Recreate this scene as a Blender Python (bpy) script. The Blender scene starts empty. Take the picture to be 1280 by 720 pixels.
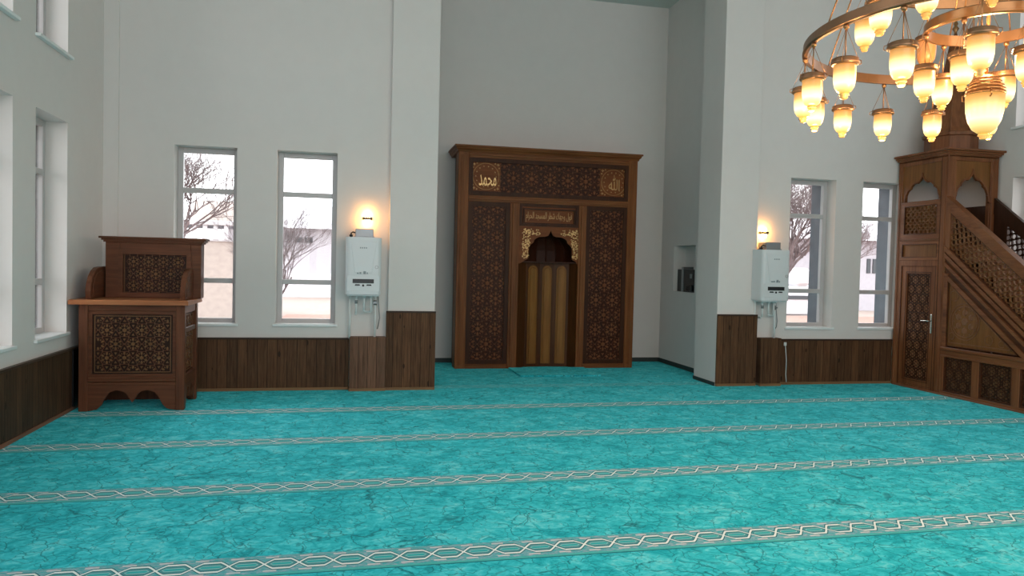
import bpy, bmesh, math, random
from mathutils import Vector, Matrix
PI = math.pi
sc = bpy.context.scene
COL = sc.collection
random.seed(7)

# ---------------------------------------------------------------- materials
def lin(h):
    h = h.lstrip('#'); o = []
    for i in (0, 2, 4):
        c = int(h[i:i+2], 16)/255
        o.append(c/12.92 if c <= .04045 else ((c+.055)/1.055)**2.4)
    return (o[0], o[1], o[2], 1)

class NT:
    """small node-tree writer"""
    def __init__(s, name):
        s.m = bpy.data.materials.new(name); s.m.use_nodes = True
        s.t = s.m.node_tree; s.n = s.t.nodes; s.b = s.n['Principled BSDF']
    def node(s, t, **kw):
        n = s.n.new(t)
        for k, v in kw.items(): setattr(n, k, v)
        return n
    def link(s, a, b): s.t.links.new(a, b)
    def val(s, sock, v):
        if isinstance(v, (int, float)): sock.default_value = v
        elif isinstance(v, (tuple, list)): sock.default_value = v
        else: s.link(v, sock)
    def math(s, op, a, b=None, c=None, clamp=False):
        n = s.node('ShaderNodeMath', operation=op); n.use_clamp = clamp
        s.val(n.inputs[0], a)
        if b is not None: s.val(n.inputs[1], b)
        if c is not None: s.val(n.inputs[2], c)
        return n.outputs[0]
    def coord(s, kind='Object'):
        return s.node('ShaderNodeTexCoord').outputs[kind]
    def mapping(s, v, scale=(1, 1, 1), rot=(0, 0, 0), loc=(0, 0, 0)):
        n = s.node('ShaderNodeMapping'); s.link(v, n.inputs[0])
        n.inputs['Scale'].default_value = scale; n.inputs['Rotation'].default_value = rot; n.inputs['Location'].default_value = loc
        return n.outputs[0]
    def noise(s, v, scale, detail=4, rough=.55, dist=0):
        n = s.node('ShaderNodeTexNoise'); s.link(v, n.inputs['Vector'])
        n.inputs['Scale'].default_value = scale; n.inputs['Detail'].default_value = detail
        n.inputs['Roughness'].default_value = rough; n.inputs['Distortion'].default_value = dist
        return n.outputs['Fac']
    def ramp(s, f, stops):
        n = s.node('ShaderNodeValToRGB'); s.val(n.inputs[0], f)
        e = n.color_ramp.elements
        while len(e) < len(stops): e.new(.5)
        for i, (p, c) in enumerate(stops): e[i].position = p; e[i].color = c
        return n.outputs[0]
    def mix(s, f, a, b):
        n = s.node('ShaderNodeMix', data_type='RGBA')
        s.val(n.inputs[0], f); s.val(n.inputs[6], a); s.val(n.inputs[7], b)
        return n.outputs[2]
    def bump(s, h, strength=.3, dist=.01):
        n = s.node('ShaderNodeBump'); s.link(h, n.inputs['Height'])
        n.inputs['Strength'].default_value = strength; n.inputs['Distance'].default_value = dist
        s.link(n.outputs[0], s.b.inputs['Normal'])

MATS = {}
def plain(name, col, rough=.6, metal=0, spec=.5, var=.04, emit=None, strength=0):
    if name in MATS: return MATS[name]
    t = NT(name)
    c = lin(col)
    f = t.noise(t.coord(), 6, 3)
    d = tuple(max(0, x*(1-var*2)) for x in c[:3])+(1,)
    t.link(t.ramp(f, [(.3, d), (.7, c)]), t.b.inputs['Base Color'])
    t.b.inputs['Roughness'].default_value = rough; t.b.inputs['Metallic'].default_value = metal
    t.b.inputs['Specular IOR Level'].default_value = spec
    if emit:
        t.b.inputs['Emission Color'].default_value = lin(emit); t.b.inputs['Emission Strength'].default_value = strength
    MATS[name] = t.m
    return t.m

def wood(name, dark, light, axis=2, rough=.4, scale=1.0):
    if name in MATS: return MATS[name]
    t = NT(name); g = t.coord()
    s = [26*scale]*3; s[axis] = 1.6*scale
    f1 = t.noise(t.mapping(g, tuple(s)), 1.0, 6, .6, .6)
    s2 = [5*scale]*3; s2[axis] = .6*scale
    f2 = t.noise(t.mapping(g, tuple(s2)), 1.0, 3, .5, .3)
    f = t.math('MULTIPLY_ADD', f1, .6, t.math('MULTIPLY', f2, .4))
    t.link(t.ramp(f, [(.33, lin(dark)), (.68, lin(light))]), t.b.inputs['Base Color'])
    t.b.inputs['Roughness'].default_value = rough
    t.b.inputs['Specular IOR Level'].default_value = .12 if name.startswith('walnut') else .24 if name.startswith('chestnut') else .18
    t.bump(f1, .15, .003)
    MATS[name] = t.m
    return t.m

def plank_wall(name, horiz, dark, light, groove, width=.095):
    """vertical tongue-and-groove boards, knots included; horiz = index of the horizontal axis"""
    if name in MATS: return MATS[name]
    t = NT(name); g = t.coord()
    x = t.node('ShaderNodeSeparateXYZ'); t.link(g, x.inputs[0])
    u = t.math('DIVIDE', x.outputs[horiz], width)
    cell = t.math('FLOOR', u); fr = t.math('FRACT', u)
    wn = t.node('ShaderNodeTexWhiteNoise', noise_dimensions='1D'); t.link(cell, wn.inputs['W'])
    cx = t.node('ShaderNodeCombineXYZ')
    t.link(t.math('MULTIPLY', u, 1.3), cx.inputs[0]); t.link(t.math('MULTIPLY', wn.outputs[0], 37.), cx.inputs[1])
    t.link(t.math('MULTIPLY', x.outputs[2], 1.6), cx.inputs[2])
    grain = t.noise(t.mapping(cx.outputs[0], (2.6, 1, 1)), 1.6, 6, .62, .9)
    v = t.node('ShaderNodeTexVoronoi', feature='F1'); t.link(t.mapping(cx.outputs[0], (.85, 1, 2.6)), v.inputs['Vector'])
    v.inputs['Scale'].default_value = .75
    knot = t.math('LESS_THAN', v.outputs['Distance'], .11)
    base = t.ramp(grain, [(.3, lin(dark)), (.72, lin(light))])
    tone = t.ramp(wn.outputs[0], [(0, (.78, .78, .78, 1)), (1, (1.15, 1.1, 1.05, 1))])
    mm = t.node('ShaderNodeMix', data_type='RGBA', blend_type='MULTIPLY'); mm.inputs[0].default_value = 1
    t.link(base, mm.inputs[6]); t.link(tone, mm.inputs[7])
    c = t.mix(t.math('MULTIPLY', knot, .75), mm.outputs[2], lin('#1d120b'))
    gr = t.math('LESS_THAN', t.math('PINGPONG', t.math('ADD', fr, .5), .5), .035)
    gr = t.math('GREATER_THAN', t.math('ABSOLUTE', t.math('SUBTRACT', fr, .5)), .475)
    c = t.mix(gr, c, lin(groove))
    t.link(c, t.b.inputs['Base Color'])
    t.b.inputs['Roughness'].default_value = .55; t.b.inputs['Specular IOR Level'].default_value = .15
    t.bump(t.math('SUBTRACT', grain, t.math('MULTIPLY', gr, 3.)), .25, .004)
    MATS[name] = t.m
    return t.m

def carpet_mat(stripes=True, name='teal_carpet'):
    if name in MATS: return MATS[name]
    t = NT(name); g = t.coord()
    gw = t.mapping(g, (1, 1, 1), (0, 0, math.radians(-.6)))
    big = t.noise(t.mapping(g, (1.0, 1.1, 1), (0, 0, .3)), 2.6, 6, .68, .9)
    med = t.noise(t.mapping(g, (1.0, 1.35, 1), (0, 0, -.35)), 10, 6, .7, 1.2)
    f = t.math('MULTIPLY_ADD', med, .55, t.math('MULTIPLY', big, .45))
    base = t.ramp(f, [(.35, lin('#048898')), (.44, lin('#16aebd')), (.53, lin('#40cbd8')), (.64, lin('#86e2e8'))])
    # thin dark veins
    def veins(scale, seed, w, mscale, mth):
        wob = t.node('ShaderNodeTexNoise'); t.link(g, wob.inputs['Vector']); wob.inputs['Scale'].default_value = scale*1.4
        wob.inputs['Detail'].default_value = 4
        vm = t.node('ShaderNodeVectorMath', operation='MULTIPLY_ADD'); t.link(wob.outputs['Color'], vm.inputs[0])
        vm.inputs[1].default_value = (.55/scale*1.6,)*3; t.link(g, vm.inputs[2])
        v = t.node('ShaderNodeTexVoronoi', feature='DISTANCE_TO_EDGE')
        t.link(t.mapping(vm.outputs[0], (1, 1.1, 0), (0, 0, seed), (seed, seed*2, 0)), v.inputs['Vector']); v.inputs['Scale'].default_value = scale
        line = t.math('SUBTRACT', 1, t.math('DIVIDE', v.outputs['Distance'], w), clamp=True)
        msk = t.math('GREATER_THAN', t.noise(t.mapping(g, (1, 1, 1), (0, 0, 0), (seed*7, 3, 0)), mscale, 3), mth)
        return t.math('MULTIPLY', line, msk)
    v1 = veins(2.6, .8, .014, 3.2, .44)
    v2 = veins(5.2, 2.1, .022, 4.0, .43)
    v3 = veins(9.0, 4.3, .040, 5.0, .45)
    vv = t.math('MAXIMUM', t.math('MULTIPLY', v1, 1.), t.math('MAXIMUM', t.math('MULTIPLY', v2, .85), t.math('MULTIPLY', v3, .6)))
    c = t.mix(vv, base, lin('#035a66'))
    if stripes:
        x = t.node('ShaderNodeSeparateXYZ'); t.link(gw, x.inputs[0])
        X, Y = x.outputs[0], x.outputs[1]
        P0, SP = 4.085, 1.392
        k = t.math('SUBTRACT', t.math('FRACT', t.math('ADD', t.math('DIVIDE', t.math('SUBTRACT', Y, P0), SP), 10.5)), .5)
        d = t.math('MULTIPLY', k, SP)                      # signed distance from stripe centre
        ad = t.math('ABSOLUTE', d)
        keep = t.math('MULTIPLY_ADD', t.math('LESS_THAN', Y, 9.0), .72, t.math('MULTIPLY', t.math('LESS_THAN', Y, 10.1), .28))
        band = t.math('MULTIPLY', t.math('LESS_THAN', ad, .118), keep)
        pn = t.noise(t.mapping(g, (1, 2.5, 1)), 26, 4, .7)
        bc = t.ramp(pn, [(.40, lin('#38a8ae')), (.52, lin('#78a5b0')), (.64, lin('#aeb0c2'))])
        p = .352
        ph = t.math('PINGPONG', X, p/2)                    # 0..p/2
        a = t.math('MULTIPLY', t.math('SINE', t.math('MULTIPLY', X, 2*PI/p)), .082)
        a = t.math('MINIMUM', t.math('MAXIMUM', a, -.060), .060)
        def ln(off, wid):
            return t.math('LESS_THAN', t.math('ABSOLUTE', off), wid)
        s1 = ln(t.math('SUBTRACT', d, a), .010)
        s2 = ln(t.math('ADD', d, a), .010)
        chain = t.math('MAXIMUM', s1, s2)
        # dark outline of the chain and teal islands inside the lenses
        o1 = ln(t.math('SUBTRACT', d, a), .021); o2 = ln(t.math('ADD', d, a), .021)
        outl = t.math('MAXIMUM', o1, o2)
        a2 = t.math('ABSOLUTE', a)
        inner = t.math('MULTIPLY', t.math('LESS_THAN', ad, t.math('SUBTRACT', a2, .022)), 1)
        core = t.math('LESS_THAN', ad, t.math('SUBTRACT', a2, .040))
        dash = t.math('MULTIPLY', ln(t.math('SUBTRACT', ad, .09), .008),
                      t.math('LESS_THAN', t.math('FRACT', t.math('DIVIDE', X, .176/1.0)), .38))
        bc = t.mix(outl, bc, lin('#2b5b66'))
        bc = t.mix(inner, bc, lin('#4d8a90'))
        bc = t.mix(core, bc, lin('#9fc9ca'))
        core2 = t.math('LESS_THAN', ad, t.math('SUBTRACT', a2, .047))
        bc = t.mix(core2, bc, lin('#2aa8ac'))
        bc = t.mix(dash, bc, lin('#d9ccd0'))
        bc = t.mix(chain, bc, lin('#f2f3f0'))
        c = t.mix(band, c, bc)
        seam = ln(t.math('ADD', d, .150), .006)
        green = t.math('LESS_THAN', t.math('ABSOLUTE', t.math('ADD', d, .134)), .014)
        c = t.mix(t.math('MULTIPLY', green, keep), c, lin('#4fb3ae'))
        c = t.mix(t.math('MULTIPLY', seam, keep), c, lin('#04606a'))
    t.link(c, t.b.inputs['Base Color'])
    t.b.inputs['Roughness'].default_value = .95; t.b.inputs['Specular IOR Level'].default_value = .1
    t.b.inputs['Sheen Weight'].default_value = .45; t.b.inputs['Sheen Roughness'].default_value = .45; t.b.inputs['Sheen Tint'].default_value = lin('#5fdde2')
    pile = t.noise(g, 260, 2)
    t.bump(t.math('ADD', pile, t.math('MULTIPLY', med, .8)), .35, .006)
    MATS[name] = t.m
    return t.m

def glass_mat():
    t = NT('window_glass'); t.n.remove(t.b)
    out = [n for n in t.n if n.type == 'OUTPUT_MATERIAL'][0]
    tr = t.node('ShaderNodeBsdfTransparent'); gl = t.node('ShaderNodeBsdfGlossy'); gl.inputs['Roughness'].default_value = .02
    fr = t.node('ShaderNodeFresnel'); fr.inputs[0].default_value = 1.22
    mx = t.node('ShaderNodeMixShader'); t.link(fr.outputs[0], mx.inputs[0]); t.link(tr.outputs[0], mx.inputs[1]); t.link(gl.outputs[0], mx.inputs[2])
    t.link(mx.outputs[0], out.inputs[0])
    tr.inputs[0].default_value = (.96, .98, .98, 1)
    return t.m

def shade_mat(name, z0, z1, strength, bright=1.0):
    """frosted glass that glows: bulb sits low in the shade, amber stain at the collar"""
    t = NT(name); g = t.coord()
    x = t.node('ShaderNodeSeparateXYZ'); t.link(g, x.inputs[0])
    f = t.math('DIVIDE', t.math('SUBTRACT', x.outputs[2], z0), z1-z0, clamp=True)
    col = t.ramp(f, [(0, lin('#f3c858')), (.32, lin('#ffefc0')), (.52, lin('#ffe9a6')), (.74, lin('#ffc468')), (1, lin('#f09c4c'))])
    st = t.ramp(f, [(0, (.45, .45, .45, 1)), (.30, (1, 1, 1, 1)), (.5, (.85, .85, .85, 1)), (.74, (.50, .50, .50, 1)), (1, (.33, .33, .33, 1))])
    lp = t.math('MULTIPLY', st, strength)
    t.link(col, t.b.inputs['Emission Color']); t.link(lp, t.b.inputs['Emission Strength'])
    t.link(t.ramp(f, [(0, lin('#6a5630')), (1, lin('#5a3414'))]), t.b.inputs['Base Color'])
    t.b.inputs['Roughness'].default_value = .35
    return t.m

M_wall = plain('wall_paint', '#dbd6d3', .85, spec=.2, var=.012)
M_ceil = plain('ceiling_paint', '#c9d2ce', .9, spec=.2, var=.01)
M_reveal = plain('reveal_paint', '#e9eae9', .8, spec=.2, var=.01)
M_clad = plain('exterior_stone', '#74767c', .9, var=.1)
M_pvc = plain('white_pvc', '#bdb9b9', .35, var=.01)
M_sill = plain('white_sill', '#e9ecec', .3, var=.02)
M_skirt = plain('dark_skirting', '#2e3a38', .6)
M_glass = glass_mat()
M_carpet = carpet_mat()
M_step = carpet_mat(False, 'step_carpet')
M_planksX = plank_wall('plank_wood', 0, '#412b1c', '#6c4c34', '#1d120b', .115)
M_planksY = plank_wall('plank_wood_side', 1, '#392a20', '#604936', '#1c130d', .115)
M_trim = wood('trim_wood', '#6d5038', '#94724f', 0)
M_trimY = wood('trim_wood_side', '#6b4634', '#8f6248', 1)
# mihrab and lectern (dark walnut), minbar (lighter)
W_v = wood('walnut_upright', '#5a3218', '#8a5630', 2)
W_h = wood('walnut_rail', '#5a3218', '#8a5630', 0)
W_y = wood('walnut_side_rail', '#5a3218', '#8a5630', 1)
W_edge = wood('walnut_dark_moulding', '#2c160b', '#4a2914', 2)
W_nsc = wood('walnut_screen', '#3a2010', '#563318', 2)
W_lite = wood('walnut_light_panel', '#6a431f', '#91632f', 2)
W_dark = wood('walnut_dark_ground', '#2b1409', '#43200f', 2)
W_boss = wood('walnut_inlay', '#653b24', '#865436', 2, scale=2)
W_strap = wood('walnut_strap', '#3f200f', '#5c3219', 2, scale=2)
K_v = wood('umber_upright', '#4a2c1e', '#724630', 2)
K_h = wood('umber_rail', '#4a2c1e', '#724630', 0)
K_y = wood('umber_side_rail', '#4a2c1e', '#724630', 1)
K_dark = wood('umber_ground', '#20120c', '#382219', 2)
K_boss = wood('umber_inlay', '#64462f', '#846040', 2, scale=2)
K_top = wood('umber_ledge', '#8a5336', '#b3764e', 0)
B_v = wood('chestnut_upright', '#5b331c', '#8c5a38', 2)
B_h = wood('chestnut_rail', '#5b331c', '#8c5a38', 0)
B_y = wood('chestnut_side_rail', '#5b331c', '#8c5a38', 1)
B_edge = wood('chestnut_dark_moulding', '#3a1f12', '#5a3520', 1)
B_lat = wood('chestnut_lattice', '#6a4429', '#93653f', 1)
K_boss2 = wood('chestnut_base_inlay', '#4f3420', '#6e4c31', 2, scale=2)
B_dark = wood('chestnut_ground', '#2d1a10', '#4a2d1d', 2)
B_boss = wood('chestnut_inlay', '#6a452f', '#8c6244', 2, scale=2)
B_panel = wood('chestnut_panel', '#63401f', '#87592f', 2)
M_gold = plain('gilt', '#e0b878', .35, .35, var=.1)
M_gold2 = plain('old_gilt', '#b98d55', .4, .3, var=.15)
M_brass = plain('brushed_copper_brass', '#b08055', .3, .85, var=.12)
M_bronze = plain('bronze_band', '#8f6a4c', .33, .7, var=.1)
M_chrome = plain('chrome', '#c8c4bc', .15, 1)
M_crystal = plain('crystal_drop', '#e8b468', .4, 0, spec=.5)
M_boiler = plain('boiler_enamel', '#d2d6d8', .3, var=.01)
M_boiler2 = plain('boiler_plastic', '#c5cdcf', .4, var=.01)
M_black = plain('black_plastic', '#0c0d10', .35)
M_grey = plain('grey_steel', '#8d9193', .35, .6)
M_text = plain('grey_print', '#8b9599', .5)
M_pipe = plain('white_pipe', '#dfe2e1', .35)

# ---------------------------------------------------------------- mesh building
class MB:
    def __init__(s): s.bm = bmesh.new(); s.mats = []
    def mi(s, m):
        if m is None: return 0
        if m not in s.mats: s.mats.append(m)
        return s.mats.index(m)
    def face(s, vs, mi=0, smooth=False):
        try:
            f = s.bm.faces.new(vs); f.material_index = mi; f.smooth = smooth; return f
        except ValueError: return None
    def hexa(s, p, m=None, bev=0):
        """p: 8 points, bottom ring 0-3, top ring 4-7"""
        i = s.mi(m); v = [s.bm.verts.new(q) for q in p]
        fs = [s.face([v[a] for a in q], i) for q in ((3, 2, 1, 0), (4, 5, 6, 7), (0, 1, 5, 4), (1, 2, 6, 5), (2, 3, 7, 6), (3, 0, 4, 7))]
        if bev:
            es = set()
            for f in fs:
                if f: es.update(f.edges)
            bmesh.ops.bevel(s.bm, geom=list(es), offset=bev, segments=1, profile=.5, affect='EDGES', clamp_overlap=True, material=-1)
        return s
    def box(s, a, b, m=None, bev=0):
        x0, x1 = sorted((a[0], b[0])); y0, y1 = sorted((a[1], b[1])); z0, z1 = sorted((a[2], b[2]))
        return s.hexa([(x0, y0, z0), (x1, y0, z0), (x1, y1, z0), (x0, y1, z0), (x0, y0, z1), (x1, y0, z1), (x1, y1, z1), (x0, y1, z1)], m, bev)
    def prism(s, T, poly, d0, d1, m=None, bev=0):
        """2D outline poly mapped with T(s,t,d), extruded from d0 to d1"""
        i = s.mi(m); n = len(poly)
        a = [s.bm.verts.new(T(p[0], p[1], d0)) for p in poly]; b = [s.bm.verts.new(T(p[0], p[1], d1)) for p in poly]
        fs = [s.face(list(reversed(a)), i), s.face(b, i)]
        for k in range(n): fs.append(s.face([a[k], a[(k+1) % n], b[(k+1) % n], b[k]], i))
        if bev and fs[1]:
            bmesh.ops.bevel(s.bm, geom=list(fs[1].edges), offset=bev, segments=1, profile=.5, affect='EDGES', clamp_overlap=True, material=-1)
        return s
    def boss(s, T, poly, d0, d1, m=None, inset=.35):
        """polygon pyramid frustum without a back face"""
        i = s.mi(m); n = len(poly); cx = sum(p[0] for p in poly)/n; cy = sum(p[1] for p in poly)/n
        a = [s.bm.verts.new(T(p[0], p[1], d0)) for p in poly]
        b = [s.bm.verts.new(T(p[0]+(cx-p[0])*inset, p[1]+(cy-p[1])*inset, d1)) for p in poly]
        s.face(b, i)
        for k in range(n): s.face([a[k], a[(k+1) % n], b[(k+1) % n], b[k]], i)
        return s
    def bar(s, T, p, q, w, d0, d1, m=None):
        dx, dy = q[0]-p[0], q[1]-p[1]; l = math.hypot(dx, dy)
        if l < 1e-5: return s
        nx, ny = -dy/l*w/2, dx/l*w/2
        c = [(p[0]+nx, p[1]+ny), (p[0]-nx, p[1]-ny), (q[0]-nx, q[1]-ny), (q[0]+nx, q[1]+ny)]
        return s.prism(T, c, d0, d1, m)
    def tube(s, pts, r, seg=8, m=None, cap=True, smooth=True):
        i = s.mi(m); pts = [Vector(p) for p in pts]; rings = []
        n = len(pts); rs = r if isinstance(r, (list, tuple)) else [r]*n
        up = Vector((0, 0, 1)); prev = None
        for k, p in enumerate(pts):
            d = (pts[min(k+1, n-1)]-pts[max(k-1, 0)])
            d = d.normalized() if d.length > 1e-9 else Vector((0, 0, 1))
            if prev is None:
                a = d.cross(up if abs(d.z) < .9 else Vector((1, 0, 0))).normalized()
            else:
                a = (prev - d*prev.dot(d))
                a = a.normalized() if a.length > 1e-6 else d.cross(Vector((1, 0, 0))).normalized()
            prev = a; b = d.cross(a)
            rings.append([s.bm.verts.new(p+(a*math.cos(2*PI*j/seg)+b*math.sin(2*PI*j/seg))*rs[k]) for j in range(seg)])
        for k in range(n-1):
            for j in range(seg):
                s.face([rings[k][j], rings[k][(j+1) % seg], rings[k+1][(j+1) % seg], rings[k+1][j]], i, smooth)
        if cap:
            s.face(list(reversed(rings[0])), i); s.face(rings[-1], i)
        return s
    def lathe(s, prof, c=(0, 0, 0), seg=20, m=None, smooth=True, closed=False):
        """prof: (r, z) pairs"""
        i = s.mi(m); rings = []
        for (r, z) in prof:
            if r < 1e-6: rings.append([s.bm.verts.new((c[0], c[1], c[2]+z))])
            else: rings.append([s.bm.verts.new((c[0]+r*math.cos(2*PI*j/seg), c[1]+r*math.sin(2*PI*j/seg), c[2]+z)) for j in range(seg)])
        L = len(rings); rng = range(L if closed else L-1)
        for k in rng:
            A, B = rings[k], rings[(k+1) % L]
            for j in range(seg):
                j2 = (j+1) % seg
                if len(A) == 1 and len(B) == 1: continue
                if len(A) == 1: s.face([A[0], B[j2], B[j]], i, smooth)
                elif len(B) == 1: s.face([A[j], A[j2], B[0]], i, smooth)
                else: s.face([A[j], A[j2], B[j2], B[j]], i, smooth)
        return s
    def build(s, name, mat=None, parent=None, origin=None):
        bmesh.ops.recalc_face_normals(s.bm, faces=s.bm.faces)
        off = Vector((0, 0, 0))
        if parent is not None:
            p = parent
            while p is not None: off += p.location; p = p.parent
        elif origin is not None: off = Vector(origin)
        else:
            vs = s.bm.verts; xs = [v.co.x for v in vs]; ys = [v.co.y for v in vs]; zs = [v.co.z for v in vs]
            off = Vector(((min(xs)+max(xs))/2, (min(ys)+max(ys))/2, min(zs)))
        bmesh.ops.translate(s.bm, verts=s.bm.verts, vec=-off)
        me = bpy.data.meshes.new(name); s.bm.to_mesh(me); s.bm.free()
        o = bpy.data.objects.new(name, me); COL.objects.link(o)
        if parent is None: o.location = off
        else: o.parent = parent
        for m in (s.mats or ([mat] if mat else [])): me.materials.append(m)
        return o

def tag(o, label=None, cat=None, group=None, kind=None):
    if label: o['label'] = label
    if cat: o['category'] = cat
    if group: o['group'] = group
    if kind: o['kind'] = kind
    return o
def empty(name, loc, label, cat, group=None, kind=None):
    o = bpy.data.objects.new(name, None); COL.objects.link(o); o.location = loc; o.empty_display_size = .1
    return tag(o, label, cat, group, kind)
def struct(o, label=None): return tag(o, label, kind='structure')

# plane frames: T(s, t, d) -> world; d points out of the face
def TY(y, sgn=-1): return lambda s, t, d: (s, y+sgn*d, t)       # facing -Y
def TX(x, sgn=-1): return lambda s, t, d: (x+sgn*d, s, t)       # facing -X, s = world Y

# ---------------------------------------------------------------- pattern tools
def inside(poly, p):
    sg = 0; n = len(poly)
    for k in range(n):
        a, b = poly[k], poly[(k+1) % n]
        c = (b[0]-a[0])*(p[1]-a[1])-(b[1]-a[1])*(p[0]-a[0])
        if abs(c) < 1e-9: continue
        if sg == 0: sg = 1 if c > 0 else -1
        elif sg*c < 0: return False
    return True
def clipseg(poly, p, q):
    n = len(poly); area = sum(poly[k][0]*poly[(k+1) % n][1]-poly[(k+1) % n][0]*poly[k][1] for k in range(n))
    sg = 1 if area > 0 else -1; t0, t1 = 0., 1.; dx, dy = q[0]-p[0], q[1]-p[1]
    for k in range(n):
        a, b = poly[k], poly[(k+1) % n]; ex, ey = (b[0]-a[0])*sg, (b[1]-a[1])*sg
        num = ex*(p[1]-a[1])-ey*(p[0]-a[0]); den = ex*dy-ey*dx
        if abs(den) < 1e-12:
            if num < 0: return None
            continue
        t = -num/den
        if den > 0: t0 = max(t0, t)
        else: t1 = min(t1, t)
        if t0 > t1: return None
    return ((p[0]+dx*t0, p[1]+dy*t0), (p[0]+dx*t1, p[1]+dy*t1))
def ngon(cx, cy, r, n, rot=0, r2=None):
    m = n if r2 is None else 2*n
    return [(cx+(r if (r2 is None or k % 2 == 0) else r2)*math.cos(rot+2*PI*k/m), cy+(r if (r2 is None or k % 2 == 0) else r2)*math.sin(rot+2*PI*k/m)) for k in range(m)]

def rosettes(mb, T, poly, a, d, mboss, mstrap, c0=None):
    """girih-like field: stars ringed by petals on a triangular lattice, straps between"""
    xs = [p[0] for p in poly]; ys = [p[1] for p in poly]
    cx, cy = c0 if c0 else ((min(xs)+max(xs))/2, (min(ys)+max(ys))/2)
    ni = int((max(xs)-min(xs))/a)+3; nj = int((max(ys)-min(ys))/(a*.866))+3
    def put(pg, h, m, ins=.3):
        if all(inside(poly, q) for q in pg): mb.boss(T, pg, d, d+h, m, ins)
    for j in range(-nj, nj+1):
        for i in range(-ni, ni+1):
            x = cx+a*(i+.5*(j % 2)); y = cy+a*.866*j
            if not (min(xs)-a < x < max(xs)+a and min(ys)-a < y < max(ys)+a): continue
            put(ngon(x, y, .155*a, 6, PI/6, .10*a), .008, mboss)
            for k in range(6):
                th = k*PI/3+PI/6; ct, st = math.cos(th), math.sin(th)
                def L(u, v): return (x+u*a*ct-v*a*st, y+u*a*st+v*a*ct)
                put([L(.17, 0), L(.22, .055), L(.33, .07), L(.40, 0), L(.33, -.07), L(.22, -.055)], .006, mboss)
                th = k*PI/3; ct, st = math.cos(th), math.sin(th)
                put([L(.22, 0), L(.29, .04), L(.36, 0), L(.29, -.04)], .005, mboss)
            for k in range(6):
                t1 = k*PI/3; t2 = (k+1)*PI/3; R = .455*a
                sg = clipseg(poly, (x+R*math.cos(t1), y+R*math.sin(t1)), (x+R*math.cos(t2), y+R*math.sin(t2)))
                if sg: mb.bar(T, sg[0], sg[1], .035*a, d, d+.007, mstrap)
                if k < 3:
                    put(ngon(x+.5*a*math.cos(t1), y+.5*a*math.sin(t1), .05*a, 4, t1), .006, mboss)
            for k in (0, 1):
                th = PI/6+k*PI/3; R = a/math.sqrt(3)
                put(ngon(x+R*math.cos(th), y+R*math.sin(th), .10*a, 3, th, .05*a), .007, mboss)
    return mb

def carved(name, T, poly, a, parent, ground, mboss, mstrap, back=.012, label=None, border=True, edge=None):
    mb = MB(); mb.prism(T, poly, -back, 0, ground)
    if border:
        n = len(poly)
        cx = sum(p[0] for p in poly)/n; cy = sum(p[1] for p in poly)/n
        for k in range(n):
            p, q = poly[k], poly[(k+1) % n]
            def ins(v, e=.022): 
                l = math.hypot(v[0]-cx, v[1]-cy); return (v[0]+(cx-v[0])/l*e*1.3, v[1]+(cy-v[1])/l*e*1.3)
            mb.bar(T, ins(p), ins(q), .008, 0, .007, mboss)
        poly2 = [ins(v, .03) for v in poly]
    else: poly2 = poly
    rosettes(mb, T, poly2, a, 0, mboss, mstrap)
    o = mb.build(name, None, parent)
    if label: o['label'] = label
    return o

def frame_rect(mb, T, s0, s1, t0, t1, w, d0, d1, m=None):
    """mitred moulding round a rectangle, ring of width w lying inside it"""
    o = [(s0, t0), (s1, t0), (s1, t1), (s0, t1)]; i = [(s0+w, t0+w), (s1-w, t0+w), (s1-w, t1-w), (s0+w, t1-w)]
    for k in range(4):
        k2 = (k+1) % 4
        mb.prism(T, [o[k], o[k2], i[k2], i[k]], d0, d1, m)
    return mb

def arch_cut_board(mb, T, s0, s1, t0, t1, arch, d0, d1, m=None):
    """board s0..s1 x t0..t1 with an opening: arch = upper outline of the opening from its left foot to its right foot (open below, feet at t0)"""
    # vertical strips between neighbouring outline points
    pts = [(s0, None)]+list(arch)+[(s1, None)]
    mb.prism(T, [(s0, t0), (arch[0][0], t0), (arch[0][0], t1), (s0, t1)], d0, d1, m) if arch[0][0] > s0+1e-5 else None
    for k in range(len(arch)-1):
        a, b = arch[k], arch[k+1]
        if b[0]-a[0] < 1e-5: continue
        mb.prism(T, [(a[0], a[1]), (b[0], b[1]), (b[0], t1), (a[0], t1)], d0, d1, m)
    if s1 > arch[-1][0]+1e-5:
        mb.prism(T, [(arch[-1][0], t0), (s1, t0), (s1, t1), (arch[-1][0], t1)], d0, d1, m)
    return mb

def ogee(cx, half, spring, apex, n=5):
    """multifoil outline with a pointed ogee tip"""
    H = apex-spring; out = []
    base = [(-1, 0), (-.99, .10), (-.93, .20), (-.95, .24), (-.86, .38), (-.72, .47), (-.70, .45), (-.66, .54), (-.52, .64), (-.34, .68), (-.31, .655), (-.22, .70), (-.12, .76), (-.05, .86), (0, 1)]
    for (u, v) in base: out.append((cx+u*half, spring+v*H))
    for (u, v) in reversed(base[:-1]): out.append((cx-u*half, spring+v*H))
    # strictly increasing s
    res = [out[0]]
    for p in out[1:]:
        res.append((max(p[0], res[-1][0]+1e-4), p[1]))
    return res

# ---------------------------------------------------------------- the room
YQ, XL, XR = 9.55, -2.757, 8.62
ZT, ZS, ZW = 2.917, .80, .645        # window head, sill, wainscot cap
YB, ZC, ZCR = -4.0, 7.0, 6.0          # back wall, hall ceiling, recess ceiling
PLX0, PLX1, PRX0, PRX1 = .51, 1.095, 4.97, 5.54
YP = 9.47                              # pillar face
RX0, RX1, RY = .75, 5.26, 12.06

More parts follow.
